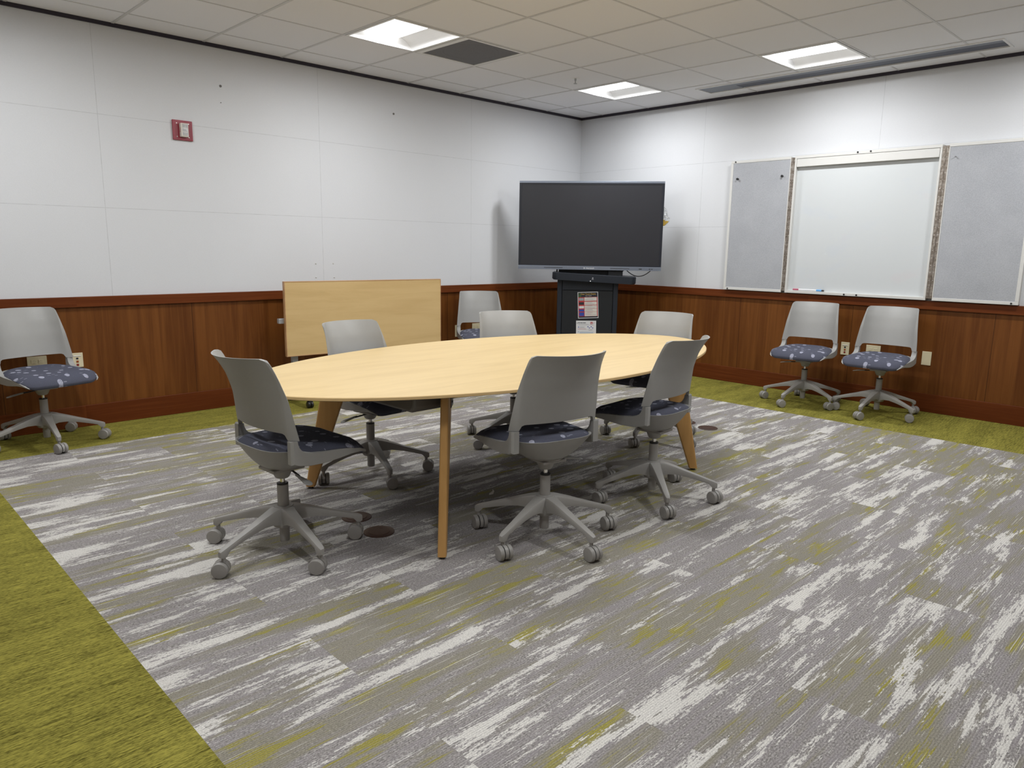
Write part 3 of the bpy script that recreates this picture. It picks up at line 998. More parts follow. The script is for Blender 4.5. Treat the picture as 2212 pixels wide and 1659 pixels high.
def make_chair():
    root = empty('swivel_chair', (0, 0, 0))
    star = make_star().build('star_base', M_BASEPL, root, smooth=40)
    c = MB(); c.lathe([(0.0, 0.185), (0.0235, 0.185), (0.0235, 0.288), (0.0225, 0.2945), (0.017, 0.2945), (0.017, 0.291), (0, 0.291)], 24)
    col = c.build('gas_column', M_BASEPL, root, smooth=40)
    c = MB(); c.lathe([(0.021, 0.2935), (0.0236, 0.290), (0.0236, 0.2955), (0.021, 0.2975), (0.012, 0.2975)], 24, caps=False)
    c.build('collar', M_BLACKPL, col)
    c = MB(); c.lathe([(0.0105, 0.285), (0.0105, 0.335)], 16)
    c.build('piston', M_CHROME, col)
    c = MB()
    c.lathe([(0.0, 0.318), (0.025, 0.3185), (0.031, 0.325), (0.043, 0.352), (0.052, 0.360), (0.0, 0.361)], 24)
    c.box(-0.062, 0.062, -0.072, 0.072, 0.358, 0.371)
    c.lathe([(0.05, 0.368), (0.078, 0.371), (0.084, 0.379), (0.0, 0.380)], 32)
    c.build('mechanism', M_BASEPL, root, smooth=35, bevel=0.003)
    c = MB(); c.tube([(0.02, 0.02, 0.356), (0.06, 0.018, 0.3535), (0.115, 0.012, 0.348)], 0.0042, 8)
    lev = c.build('height_lever', M_DARKSTEEL, root)
    c = MB()
    rings = []
    for (x, hy, hz, z) in ((0.100, 0.005, 0.005, 0.3495), (0.118, 0.0065, 0.0055, 0.3475), (0.150, 0.012, 0.005, 0.343), (0.182, 0.018, 0.0042, 0.338), (0.200, 0.016, 0.0035, 0.334), (0.208, 0.008, 0.002, 0.332)):
        rings.append([(x, 0.006+hy*math.cos(a), z+hz*math.sin(a)) for a in [2*PI*k/12 for k in range(12)]])
    c.loft(rings)
    c.build('paddle', M_PLASTIC, lev, smooth=50)
    make_shell().build('seat_shell', M_PLASTIC, root, smooth=38)
    make_cushion().build('seat_cushion', M_SEAT, root, smooth=60)
    make_back().build('backrest', M_PLASTIC, root, smooth=24)
    for k in range(5):
        cs = MB()
        hood = []
        for xx in (-0.0075, 0.0075):
            hood.append([(xx, 0.012+0.0322*math.cos(a_), 0.0325+0.0322*math.sin(a_)) for a_ in [math.radians(-35+250*q/14) for q in range(15)]]
                        + [(xx, 0.012+0.012*math.cos(a_), 0.0325+0.012*math.sin(a_)) for a_ in [math.radians(215-250*q/6) for q in range(7)]])
        cs.loft(hood)
        cs.lathe([(0.0, 0.058), (0.0085, 0.058), (0.0085, 0.084), (0.0, 0.084)], 12)
        cs.lathe([(0.0, -0.0125), (0.0285, -0.0125), (0.0285, 0.0125), (0.0, 0.0125)], 24, 1, M=Matrix.Translation((0, 0.012, 0.0325)) @ Matrix.Rotation(PI/2, 4, 'Y'))
        ca = cs.build('caster', [M_WHEEL, M_BLACKPL], root, smooth=30)
        for sx in (-1, 1):
            w = MB()
            M_ = Matrix.Translation((sx*0.0115, 0.012, 0.0325)) @ Matrix.Rotation(sx*PI/2, 4, 'Y')
            w.lathe([(0.0, 0.0), (0.0305, 0.0), (0.0325, 0.002), (0.0325, 0.0125), (0.0295, 0.0175), (0.021, 0.0188), (0.0, 0.0192)], 28, M=M_)
            w.build('wheel', M_WHEEL, ca, smooth=35)
    return root

def set_chair(o, x, y, rot, star, heads):
    o.location = (x, y, 0); o.rotation_euler = (0, 0, math.radians(rot))
    k = 0
    for ch in o.children:
        nm = ch.name.split('.')[0]
        if nm == 'star_base':
            ch.rotation_euler = (0, 0, math.radians(star-rot))
        elif nm == 'caster':
            a = math.radians(star-rot+72*k)
            ch.location = (0.314*math.cos(a), 0.314*math.sin(a), 0)
            hd = heads[k] if isinstance(heads, (list, tuple)) else heads+random.uniform(-8, 8)
            ch.rotation_euler = (0, 0, math.radians(hd-rot-90))   # local +y = trailing direction
            k += 1
CG1, CG2 = 'chairs around the oval table', 'chairs along the walls'
CH = [
 (-5.214, -2.916, -86.8, 52.45, 140, 'grey swivel chair at the left end of the oval table, backrest side-on', CG1),
 (-4.287, -3.561, -11.6, 46.2, [75, 250, 255, 262, 250], 'grey swivel chair with its back turned, middle of the near table side', CG1),
 (-3.469, -3.567, 4.9, 12.5, [255, 250, 265, 250, 258], 'grey swivel chair at the right of the near table side, beside a wooden leg', CG1),
 (-4.341, -2.247, 187.4, 39.1, [140, 100, 60, 330, 320], 'grey swivel chair across the oval table, in front of the upright folded tabletop', CG1),
 (-3.218, -2.258, 161.1, 39.6, [20, 60, 130, 150, 300], 'grey swivel chair across the oval table, overlapping the chair by the back wall', CG1),
 (-2.452, -2.848, 100.6, 50.8, [250, 70, 60, 240, 250], 'grey swivel chair at the far right end of the oval table', CG1),
 (-1.850, -0.394, 148.6, 20, 60, 'grey swivel chair against the back wall, left of the black screen stand', CG2),
 (-5.543, -0.345, 193.1, 53.7, [330, 100, 120, 290, 320], 'grey swivel chair at the left edge, cut by the frame, against the wood panelling', CG2),
 (-0.450, -3.000, 97.5, 31.1, [30, 150, 140, 150, 90], 'grey swivel chair left of its twin below the whiteboard', CG2),
 (-0.430, -3.606, 92.5, 34.1, [80, 290, 150, 110, 250], 'grey swivel chair right of its twin, below the right whiteboard edge', CG2),
]
proto = None
for (x, y, rot, star, heads, lab, grp) in CH:
    if proto is None:
        proto = make_chair(); o = proto
    else:
        o = copy_tree(proto)
    set_chair(o, x, y, rot, star, heads)
    tag(o, lab, 'chair', grp)

# ------------------------------------------------------------------ flip-top table standing folded by the back wall
FA = Vector((-3.835, -0.285, 0)); FB = Vector((-2.375, -0.425, 0))
fd = (FB-FA); FL = fd.length; fa = math.atan2(fd.y, fd.x)
ft = tag(empty('folding_table', (FA+FB)/2, fa), 'rectangular maple flip-top table folded upright against the back wall', 'table')
hl = FL/2
def frame_strip(mb, x0, x1, z0, z1, w, y0, y1, mi=0):
    mb.box(x0, x1, y0, y1, z0, z0+w, mi); mb.box(x0, x1, y0, y1, z1-w, z1, mi)
    mb.box(x0, x0+w, y0, y1, z0+w, z1-w, mi); mb.box(x1-w, x1, y0, y1, z0+w, z1-w, mi)
TF = ft
b = MB(); b.box(-hl+0.006, hl-0.006, 0.0, 0.030, 0.401, 0.989)
top = b.build('tabletop', M_BOARD, ft, smooth=0)
b = MB(); frame_strip(b, -hl, hl, 0.395, 0.995, 0.007, -0.0015, 0.034)
b.build('edge_band', M_BOARDEDGE, top, smooth=0, bevel=0.002)
for sx in (-1, 1):
    lx = sx*(hl-0.10)
    b = MB()
    b.box(lx-0.025, lx+0.025, 0.075, 0.115, 0.06, 0.70)
    b.box(lx-0.03, lx+0.03, -0.20, 0.20, 0.062, 0.092)
    L = b.build('leg', M_GLEG, ft, smooth=0, bevel=0.006)
    for yy in (-0.185, 0.185):
        c = MB()
        c.box(lx-0.014, lx+0.014, yy-0.02, yy+0.02, 0.045, 0.068)
        for s2 in (-1, 1):
            M_ = Matrix.Translation((lx+s2*0.004, yy, 0.0275)) @ Matrix.Rotation(s2*PI/2, 4, 'Y')
            c.lathe([(0.0, 0), (0.0275, 0), (0.0275, 0.016), (0.022, 0.02), (0.0, 0.02)], 22, M=M_)
        c.build('caster', M_BLACKPL, L, smooth=35)
    pb = (hl-0.02) if sx < 0 else (hl-0.10)
    b = MB(); b.box(sx*pb-0.06, sx*pb+0.06, 0.034, 0.075, 0.66, 0.70)
    b.build('pivot_bracket', M_GLEG, ft, smooth=0, bevel=0.004)
b = MB(); b.box(-hl+0.10, hl-0.10, 0.085, 0.105, 0.62, 0.66)
b.build('crossbar', M_GLEG, ft, smooth=0)

# ------------------------------------------------------------------ screen on its stand
TVE = math.atan2(-0.779, 0.628)
tvM = Matrix.Translation((-0.797, -0.844, 0)) @ Matrix.Rotation(TVE, 4, 'Z')    # local +x along the screen to the right, -y towards the room
tv = empty('interactive_display', (0, 0, 0), M=tvM)
tag(tv, 'large black interactive display screen on a stand in the corner', 'display')
X0, X1, Z0, Z1 = -0.7195, 0.719, 1.078, 1.946
b = MB(); b.box(X0, X1, 0.002, 0.085, Z0+0.03, Z1-0.004)
b.build('housing', M_BEZEL, tv, smooth=0, bevel=0.004)
b = MB()
b.box(X0, X0+0.023, -0.003, 0.004, Z0+0.03, Z1-0.02); b.box(X1-0.023, X1, -0.003, 0.004, Z0+0.03, Z1-0.02)
b.box(X0+0.023, X1-0.023, -0.003, 0.004, Z0+0.034, Z0+0.045); b.box(X0+0.023, X1-0.023, -0.003, 0.004, Z1-0.032, Z1-0.02)
b.build('bezel', M_BEZEL, tv, smooth=0)
b = MB(); b.box(X0+0.023, X1-0.023, 0.0, 0.003, Z0+0.045, Z1-0.032)
b.build('screen', M_SCREEN, tv, smooth=0)
b = MB(); b.box(X0, X1, -0.004, 0.06, Z1-0.02, Z1)
b.build('top_strip', M_SILVER, tv, smooth=0, bevel=0.002)
b = MB()
b.box(X0, X1, -0.006, 0.05, Z0+0.024, Z0+0.034)
b.box(X0, X1, -0.014, 0.05, Z0+0.003, Z0+0.0245)
b.box(X0, X1, -0.018, 0.05, Z0-0.004, Z0+0.003)
bar_ = b.build('speaker_bar', M_SILVER, tv, smooth=0, bevel=0.001)
b = MB()
for (xa, xb) in ((-0.45, -0.27), (0.22, 0.40)):
    for k in range(18):
        x = xa+(xb-xa)*k/17
        b.box(x-0.003, x+0.003, -0.0150, -0.0140, Z0+0.010, Z0+0.018)
b.box(0.50, 0.53, -0.0150, -0.014, Z0+0.009, Z0+0.017); b.box(0.60, 0.615, -0.0150, -0.014, Z0+0.011, Z0+0.017); b.box(0.622, 0.637, -0.0150, -0.014, Z0+0.011, Z0+0.017)
b.build('speaker_slot', M_BLACKPL, bar_, smooth=0)
def put_text(mb, body, size, x, z, y, align='CENTER', shear=0.0, bold=0.0, mi=0, rot=0.0):
    v, f = text_mesh(body, size, align, shear, bold)
    cr, sr = math.cos(rot), math.sin(rot)
    mb.add([(x+p[0]*cr-p[1]*sr, y-p[2], z+p[0]*sr+p[1]*cr) for p in v], f, mi)
b = MB(); put_text(b, 'cleartouch', 0.020, 0.012, Z0+0.0135, -0.0142, bold=0.0004)
b.box(-0.052, -0.040, -0.0148, -0.0140, Z0+0.008, Z0+0.019)
b.build('lettering', M_PAPER, bar_, smooth=0)

st = empty('display_stand', (0, 0, 0), M=tvM)
tag(st, 'black cabinet stand with a wide tray under the corner display', 'stand')
BX0, BX1 = -0.314, 0.303
b = MB(); b.box(BX0, BX1, 0.015, 0.40, 0.05, 0.99); b.box(BX0-0.05, BX1+0.05, -0.06, 0.45, 0.0, 0.055)
b.build('cabinet', M_CABINET, st, smooth=0, bevel=0.006)
for sx, xa in ((-1, BX0), (1, BX1-0.048)):
    b = MB(); b.box(xa, xa+0.048, -0.004, 0.018, 0.06, 0.985)
    b.build('corner_post', M_TRAY, st, smooth=0, bevel=0.006)
b = MB(); b.box(BX0+0.052, BX1-0.052, 0.002, 0.02, 0.07, 0.862)
b.build('door', M_CABINET, st, smooth=0, bevel=0.003)
b = MB(); b.box(BX0+0.052, BX1-0.052, 0.0, 0.02, 0.868, 0.985)
b.build('upper_panel', M_TRAY, st, smooth=0, bevel=0.003)
# tray, sagging a little to the right
TR = Matrix.Translation((0.055, 0, 0.992)) @ Matrix.Rotation(math.radians(2.6), 4, 'Y')
b = MB()
n = 10
rg0, rg1 = [], []
hw_ = 0.42; dep = 0.40; yf_ = -0.11; rc = 0.05
outl = [(-hw_, yf_+dep)]
for k in range(n+1):
    a = PI+PI/2*k/n
    outl.append((-hw_+rc+rc*math.cos(a), yf_+rc+rc*math.sin(a)))
for k in range(n+1):
    a = 1.5*PI+PI/2*k/n
    outl.append((hw_-rc+rc*math.cos(a), yf_+rc+rc*math.sin(a)))
outl.append((hw_, yf_+dep))
def tr(p, z, s_=1.0):
    return TR @ Vector((p[0]*s_, p[1], z))
b.loft([[tr(p, -0.036, 0.965) for p in outl], [tr(p, -0.024) for p in outl], [tr(p, 0.037) for p in outl]])
ty = b.build('tray', M_TRAY, st, smooth=25, bevel=0.004)
b = MB(); b.lathe([(0, 0), (0.0035, 0.0), (0.0035, 0.002), (0, 0.002)], 10, M=TR @ Matrix.Translation((-0.031, yf_-0.0005, -0.032+0.004)) @ Matrix.Rotation(PI/2, 4, 'X'))
b.build('indicator', M_LED, ty)
b = MB()
for (x0, x1, z0, z1) in ((-0.016, -0.004, -0.004, 0.010), (-0.020, 0.0, -0.012, -0.007)):
    b.box(x0, x1, yf_-0.001, yf_+0.001, z0, z1, 0, TR)
b.build('emblem', M_INKGREY, ty, smooth=0)
b = MB()
b.box(-0.335, -0.322, 0.09, 0.13, 1.02, 1.20)
b.box(-0.31, 0.30, 0.09, 0.15, 1.02, 1.24)
b.box(0.33, 0.345, 0.09, 0.13, 1.00, 1.20)
b.box(0.20, 0.34, 0.02, 0.035, 1.02, 1.071, 0)
for (p0, p1) in (((0.345, 0.115, 1.10), (0.22, 0.115, 1.0)), ((0.37, 0.135, 1.10), (0.25, 0.135, 1.0))):
    b.tube([p0, p1], 0.018, 6)
b.build('mount_bracket', M_CABINET, st, smooth=0)

cb = MB()
pts = []
for k in range(25):
    u = k/24
    x = 0.36+(0.645-0.36)*u
    z = 1.1030-0.087*math.sin(PI*u)**0.8
    pts.append((x, 0.062, z))
cb.tube(pts, 0.0042, 8)
c_ = cb.build('cable', M_BLACKPL, None, smooth=50)
c_.matrix_world = tvM
tag(c_, 'thin black cable looping below the right of the display', 'cable')

# bag hung behind the screen's right edge
bg = empty('plastic_bag', (0, 0, 0), M=tvM @ Matrix.Translation((0.742, 0.125, 1.60)))
tag(bg, 'clear plastic bag hanging behind the right edge of the display', 'bag')
b = MB()
rnd = random.Random(3)
rings = []
for (z, w, d) in ((0.10, 0.010, 0.006), (0.07, 0.022, 0.014), (0.035, 0.036, 0.022), (0.0, 0.056, 0.028), (-0.03, 0.052, 0.026), (-0.06, 0.03, 0.016), (-0.075, 0.008, 0.004)):
    rings.append([(-0.008+w*math.cos(2*PI*k/14)*(1+0.25*rnd.uniform(-1, 1)), d*math.sin(2*PI*k/14)*(1+0.5*rnd.uniform(-1, 1)), z+rnd.uniform(-0.008, 0.008)) for k in range(14)])
b.loft(rings)
b.build('film', M_BAG, bg, smooth=20)
b = MB()
b.add([(-0.035, -0.030, -0.010), (0.040, -0.032, -0.036), (-0.008, -0.030, -0.080), (-0.04, -0.030, -0.078), (-0.035, -0.014, -0.010), (0.034, -0.014, -0.036), (-0.008, -0.014, -0.074), (-0.04, -0.014, -0.072)],
      [(0, 1, 2, 3), (7, 6, 5, 4), (0, 4, 5, 1), (1, 5, 6, 2), (2, 6, 7, 3), (3, 7, 4, 0)])
b.build('yellow_tool', M_YELLOW, bg, smooth=0, bevel=0.002)

# notices on the stand door
def paper_root(name, x, z, w, h_, rot, label):
    M_ = tvM @ Matrix.Translation((x, -0.0005, z)) @ Matrix.Rotation(rot, 4, 'Y')
    r = empty(name, (0, 0, 0), M=M_)
    tag(r, label, 'notice')
    b = MB(); b.box(-w/2, w/2, -0.0006, 0.0006, -h_/2, h_/2)
    b.build('sheet', M_PAPER, r, smooth=0)
    return r
PW_, PH_ = 0.208, 0.268
pr = paper_root('user_guide_poster', 0.005, 0.717, PW_, PH_, math.radians(-3.0), 'upper colourful user guide notice taped on the black stand')
def prect(mb, x0, x1, z0, z1, y, mi=0):
    mb.box(x0, x1, y-0.0003, y+0.0003, z0, z1, mi)
b = MB(); w2, h2 = PW_/2-0.006, PH_/2-0.006
prect(b, -w2, w2, -h2, h2, -0.0009)
b.build('dark_background', M_INKDARK, pr, smooth=0)
b = MB(); prect(b, -w2, -w2+0.03, h2-0.045, h2-0.008, -0.0013)
b.build('corner_picture', M_INKGREEN, pr, smooth=0)
b = MB(); put_text(b, 'Clear Touch Display', 0.0185, 0.005, h2-0.015, -0.0016, bold=0.0004)
b.build('title', M_INKYEL, pr, smooth=0)
b = MB(); put_text(b, 'User Guide', 0.0135, 0.005, h2-0.033, -0.0016, shear=0.25)
b.build('subtitle', M_CREAMINK, pr, smooth=0)
b = MB(); prect(b, -w2, w2, -h2+0.014, h2-0.046, -0.0012)
b.build('red_border', M_INKRED, pr, smooth=0)
secs = [(0.078, 0.044), (0.034, 0.003), (-0.004, -0.035), (-0.039, -0.066), (-0.070, -0.112)]
pics = [M_INKGREY, M_INKDARK, M_PAPER, M_INKBLUE, M_INKBLUE]
for k, (za, zb_) in enumerate(secs):
    b = MB(); prect(b, -w2+0.062, w2-0.008, zb_-0.001, za+0.001, -0.0016)
    sec = b.build('text_box', M_CREAMINK, pr, smooth=0)
    b = MB(); prect(b, -w2+0.006, -w2+0.056, zb_+0.003, za-0.003, -0.0016)
    b.build('picture', pics[k], pr, smooth=0)
    b = MB(); rr = random.Random(k)
    prect(b, -0.01, 0.045, za-0.004, za-0.0015, -0.0020, 0)
    nl = int((za-zb_)/0.0062)-1
    for q in range(nl):
        zz = za-0.010-q*0.0062
        prect(b, -w2+0.068, -w2+0.068+rr.uniform(0.06, 0.115), zz-0.0011, zz+0.0009, -0.0020, 1 if rr.random() < 0.25 else 0)
    b.build('lines', [M_INKGREY, M_INKPINK], sec, smooth=0)
pr2 = paper_root('instruction_sheet', -0.0065, 0.425, 0.205, 0.265, math.radians(-1.2), 'lower white instruction sheet taped on the stand, half hidden by the tabletop')
w2, h2 = 0.1025, 0.1325
b = MB()
prect(b, -w2+0.010, -w2+0.013, h2-0.034, h2-0.018, -0.0010)
for (xa, xb) in ((-w2+0.018, -w2+0.04), (-w2+0.043, -w2+0.067), (-w2+0.070, -w2+0.10)):
    prect(b, xa, xb, h2-0.025, h2-0.019, -0.0010)
b.build('heading', M_INKDARK, pr2, smooth=0)
b = MB(); prect(b, w2-0.060, w2-0.036, h2-0.036, h2-0.013, -0.0010)
em = b.build('red_emblem', M_INKRED, pr2, smooth=0)
b = MB(); prect(b, w2-0.055, w2-0.051, h2-0.031, h2-0.018, -0.0015); prect(b, w2-0.049, w2-0.041, h2-0.031, h2-0.024, -0.0015)
b.build('mark', M_PAPER, em, smooth=0)
b = MB()
for q in range(3):
    prect(b, w2-0.031, w2-0.014-0.003*q, h2-0.020-0.007*q, h2-0.017-0.007*q, -0.0010)
prect(b, -w2+0.018, -w2+0.10, h2-0.084, h2-0.080, -0.0010); prect(b, -w2+0.018, -w2+0.11, h2-0.091, h2-0.088, -0.0010)
b.build('red_text', M_INKPINK, pr2, smooth=0)
b = MB()
for (xa, xb, zz) in ((-w2+0.025, w2-0.075, 0.036), (-w2+0.02, w2-0.02, 0.045), (-w2+0.038, -w2+0.09, 0.063), (-w2+0.038, -w2+0.085, 0.069), (w2-0.085, w2-0.03, 0.092), (w2-0.075, w2-0.04, 0.098)):
    prect(b, xa, xb, h2-zz-0.0018, h2-zz+0.0008, -0.0010)
b.build('grey_text', M_INKGREY, pr2, smooth=0)
b = MB()
for (x, z) in ((w2-0.083, 0.062), (w2-0.068, 0.074), (w2-0.05, 0.062), (w2-0.034, 0.074), (-w2+0.026, 0.066)):
    prect(b, x-0.005, x+0.005, h2-z-0.005, h2-z+0.004, -0.0010)
b.build('icons', M_INKBLUE, pr2, smooth=0)
b = MB()
for q in range(4):
    prect(b, -w2+0.038, w2-0.025-0.006*(q % 2), h2-0.118-0.007*q, h2-0.114-0.007*q, -0.0010)
prect(b, -w2+0.02, -w2+0.03, h2-0.12, h2-0.11, -0.0010)
b.build('blue_text', M_INKSKY, pr2, smooth=0)

# ------------------------------------------------------------------ whiteboard cabinet on the right wall
def by(y0, d):          # correct a reading taken on the wall plane for a surface d in front of it
    k = (6.5818-d)/6.5818
    return CAM.y+(y0-CAM.y)*k
def bz(z0, d):
    k = (6.5818-d)/6.5818
    return CAM.z+(z0-CAM.z)*k
DF = 0.055
wb = tag(empty('whiteboard_cabinet', (0, -3.15, 1.52)), 'white whiteboard cabinet with both grey tackboard doors open on the right wall', 'whiteboard')
def wbx(mb, xa, xb, ya, yb, za, zb_, mi=0):
    lo, hi = sorted((ya, yb))
    mb.box(-xb, -xa, lo+3.15, hi+3.15, za-1.52, zb_-1.52, mi)
zt, zb2 = bz(2.130, DF), bz(0.910, DF)
def door(y0, y1, hinge_side):
    """door slab folded back against the wall"""
    ya, yb = by(y0, DF), by(y1, DF)
    b = MB()
    w = 0.024
    wl, wr = (w, 0.007) if hinge_side == 'r' else (0.007, w)
    wbx(b, 0.0, DF-0.006, ya-0.002, yb+0.002, zb2+0.002, zt-0.002)
    wbx(b, DF-0.008, DF, ya, yb, zt-w, zt); wbx(b, DF-0.008, DF, ya, yb, zb2, zb2+w)
    wbx(b, DF-0.008, DF, ya, ya-wl, zb2+w, zt-w); wbx(b, DF-0.008, DF, yb+wr, yb, zb2+w, zt-w)
    d = b.build('door', M_WFRAME, wb, smooth=0, bevel=0.002)
    b = MB(); wbx(b, DF-0.008, DF-0.003, ya-wl, yb+wr, zb2+w, zt-w)
    b.build('tack_panel', M_TACK, d, smooth=0)
    b = MB()
    yy = ya-0.045 if hinge_side == 'r' else yb+0.045
    for z in (zb2+0.011, zt-0.011):
        M_ = Matrix.Translation((-DF, yy+3.15, z-1.52)) @ Matrix.Rotation(-PI/2, 4, 'Y')
        b.lathe([(0.007, 0), (0.0065, 0.005), (0, 0.005)], 14, M=M_)
    b.build('bumper', M_BLACKPL, d, smooth=40)
    return d
dl = door(-1.912, -2.509, 'r'); dl['label'] = 'left tackboard door with two black push pins'
dr = door(-3.790, -4.383, 'l'); dr['label'] = 'right tackboard door'
# cabinet body
ya, yb = by(-2.545, DF), by(-3.742, DF)
b = MB(); w = 0.024
wbx(b, 0.0, 0.012, ya, yb, zb2, zt)
wbx(b, 0.0, DF, ya, yb, zt-w, zt); wbx(b, 0.0, DF, ya, yb, zb2, zb2+w)
wbx(b, 0.0, DF, ya, ya-0.016, zb2+w, zt-w); wbx(b, 0.0, DF, yb+0.016, yb, zb2+w, zt-w)
b.build('cabinet_frame', M_WFRAME, wb, smooth=0, bevel=0.002)
b = MB(); wbx(b, 0.012, 0.020, ya-0.016, yb+0.016, zb2+w, zt-w)
b.build('writing_surface', M_WB, wb, smooth=0)
b = MB(); wbx(b, 0.018, DF+0.001, ya-0.019, yb+0.018, bz(2.034, DF), zt-w-0.003)
b.build('screen_case', M_WFRAME, wb, smooth=0, bevel=0.002)
for (y0, y1) in ((-2.509, -2.545), (-3.742, -3.790)):
    b = MB(); wbx(b, 0.0, DF-0.004, by(y0, DF), by(y1, DF), zb2+0.016, zt-0.012)
    hg = b.build('hinge', M_HINGE, wb, smooth=0)
    b = MB()
    yy0, yy1 = by(y0, DF), by(y1, DF)
    yc_ = (yy0+yy1)/2
    M_ = Matrix.Translation((-(DF-0.005), yc_+3.15, 0))
    b.lathe([(0.0045, zb2-1.52+0.016), (0.0045, zt-1.52-0.012)], 10, M=M_)
    b.build('hinge_pin', M_HINGE, hg, smooth=40)
    for k in range(20):
        z = zb2+0.04+k*(zt-zb2-0.08)/19
        for q in ((yy0-yc_)*0.55, (yy1-yc_)*0.55):
            b = MB(); b.lathe([(0.0035, 0), (0.003, 0.0018), (0, 0.0022)], 8, M=Matrix.Translation((-(DF-0.004), yc_+q+3.15, z-1.52)) @ Matrix.Rotation(-PI/2, 4, 'Y'))
            b.build('rivet', M_RIVET, hg, smooth=40)
b = MB()
for (y, z) in ((-3.090, 0.922), (-3.196, 0.922), (-3.092, 2.121), (-3.198, 2.121)):
    b.lathe([(0.0075, 0), (0.007, 0.005), (0, 0.005)], 14, M=Matrix.Translation((-DF, by(y, DF)+3.15, bz(z, DF)-1.52)) @ Matrix.Rotation(-PI/2, 4, 'Y'))
b.build('bumper', M_BLACKPL, wb, smooth=40)
PINS = [(-1.992, 1.960, M_BLACKPL, 0.011, 'black push pin at the left edge of the left tackboard'),
        (-2.438, 1.962, M_BLACKPL, 0.011, 'black push pin at the right edge of the left tackboard'),
        (by(-3.84, 0)+0.0, 2.03, M_INKGREY, 0.0055, 'tiny grey pin near the upper left of the right tackboard')]
for (y, z, mt, r, lab) in PINS:
    b = MB()
    M_ = Matrix.Translation((0, 0, 0)) @ Matrix.Rotation(-PI/2, 4, 'Y')
    b.lathe([(r*0.8, 0), (r*0.85, 0.003), (r*0.5, 0.006), (r*0.6, 0.015), (r, 0.018), (r*0.9, 0.021), (0, 0.022)], 14, M=M_)
    o = b.build('push_pin', mt, smooth=40, loc=(-(DF-0.003), by(y, DF), bz(z, DF)))
    tag(o, lab, 'push pin', 'pins on the tackboards')
# marker lying on the bottom ledge
mk = tag(empty('whiteboard_marker', (-0.035, by(-2.766, 0.04), zb2+w+0.0092)), 'dry-erase marker lying on the ledge at the bottom of the whiteboard', 'marker')
def mtube(nm, y0, y1, r, mt):
    b = MB(); b.lathe([(r*0.85, 0), (r, 0.003), (r, abs(y1-y0)-0.003), (r*0.85, abs(y1-y0))], 14, M=Matrix.Translation((0, y0, 0)) @ Matrix.Rotation(PI/2, 4, 'X'))
    b.build(nm, mt, mk, smooth=40)
mtube('end_plug', 0.142, 0.088, 0.0072, M_MARKR)
mtube('barrel', 0.088, -0.075, 0.0075, M_MARKW)
mtube('cap', -0.075, -0.122, 0.0085, M_MARKB)
mtube('cap_tip', -0.122, -0.142, 0.0075, M_BLACKPL)

# ------------------------------------------------------------------ wall plates
def plate(axis, a, z, w, h_, ports, label, name='outlet_plate', grp='ivory wall plates'):
    r = empty(name, (a, -0.012, z) if axis == 'A' else (-0.012, a, z), 0 if axis == 'A' else -PI/2)
    tag(r, label, 'wall plate', grp)
    b = MB(); b.box(-w/2, w/2, -0.006, 0.0005, -h_/2, h_/2)
    b.build('plate', M_IVORY, r, smooth=0, bevel=0.002)
    for (nm, x, zz, pw, ph, mt) in ports:
        b = MB(); b.box(x-pw/2, x+pw/2, -0.0085, -0.005, zz-ph/2, zz+ph/2)
        b.build(nm, mt, r, smooth=0, bevel=0.001)
    return r
duplexV = [('socket', 0, 0.021, 0.026, 0.028, M_IVORY), ('slot', -0.006, 0.024, 0.003, 0.009, M_INKDARK), ('slot', 0.006, 0.024, 0.003, 0.009, M_INKDARK),
           ('socket', 0, -0.021, 0.026, 0.028, M_IVORY)]
duplexH = [('socket', 0.021, 0, 0.028, 0.026, M_IVORY), ('slot', 0.021, 0.006, 0.009, 0.003, M_INKDARK), ('slot', 0.021, -0.006, 0.009, 0.003, M_INKDARK), ('slot', 0.011, 0, 0.005, 0.005, M_INKDARK),
           ('socket', -0.021, 0, 0.028, 0.026, M_IVORY), ('slot', -0.021, 0.006, 0.009, 0.003, M_INKDARK), ('slot', -0.021, -0.006, 0.009, 0.003, M_INKDARK), ('slot', -0.010, 0, 0.005, 0.005, M_INKDARK)]
jacks = [('label_strip', 0, 0.030, 0.045, 0.006, M_PAPER), ('jack', 0, 0.012, 0.014, 0.012, M_INKDARK), ('jack', 0, -0.010, 0.015, 0.014, M_ORANGE), ('jack', 0, -0.033, 0.015, 0.014, M_REDJACK)]
plate('A', -5.492, 0.487, 0.114, 0.070, duplexH, 'horizontal ivory outlet on the panelling seen through the left chair')
plate('A', -5.254, 0.474, 0.072, 0.100, jacks, 'ivory data plate with jacks beside the left chair back', 'data_plate')
o = plate('A', -1.830, 0.448, 0.070, 0.118, duplexV, 'vertical ivory outlet with a black plug left of the rear chair')
b = MB(); b.box(-0.014, 0.020, -0.040, -0.006, -0.042, -0.010); b.build('plug', M_BLACKPL, o, smooth=0, bevel=0.005)
plate('A', -1.582, 0.475, 0.114, 0.072, duplexH, 'horizontal ivory outlet seen through the rear chair by the back wall')
plate('B', -3.151, 0.452, 0.072, 0.112, jacks, 'ivory data plate with red jacks between the two right wall chairs', 'data_plate')
plate('B', -3.388, 0.468, 0.118, 0.072, duplexH, 'horizontal ivory outlet behind the rightmost wall chair')
plate('B', -3.808, 0.441, 0.070, 0.112, [], 'blank ivory wall plate right of the rightmost chair', 'blank_plate')

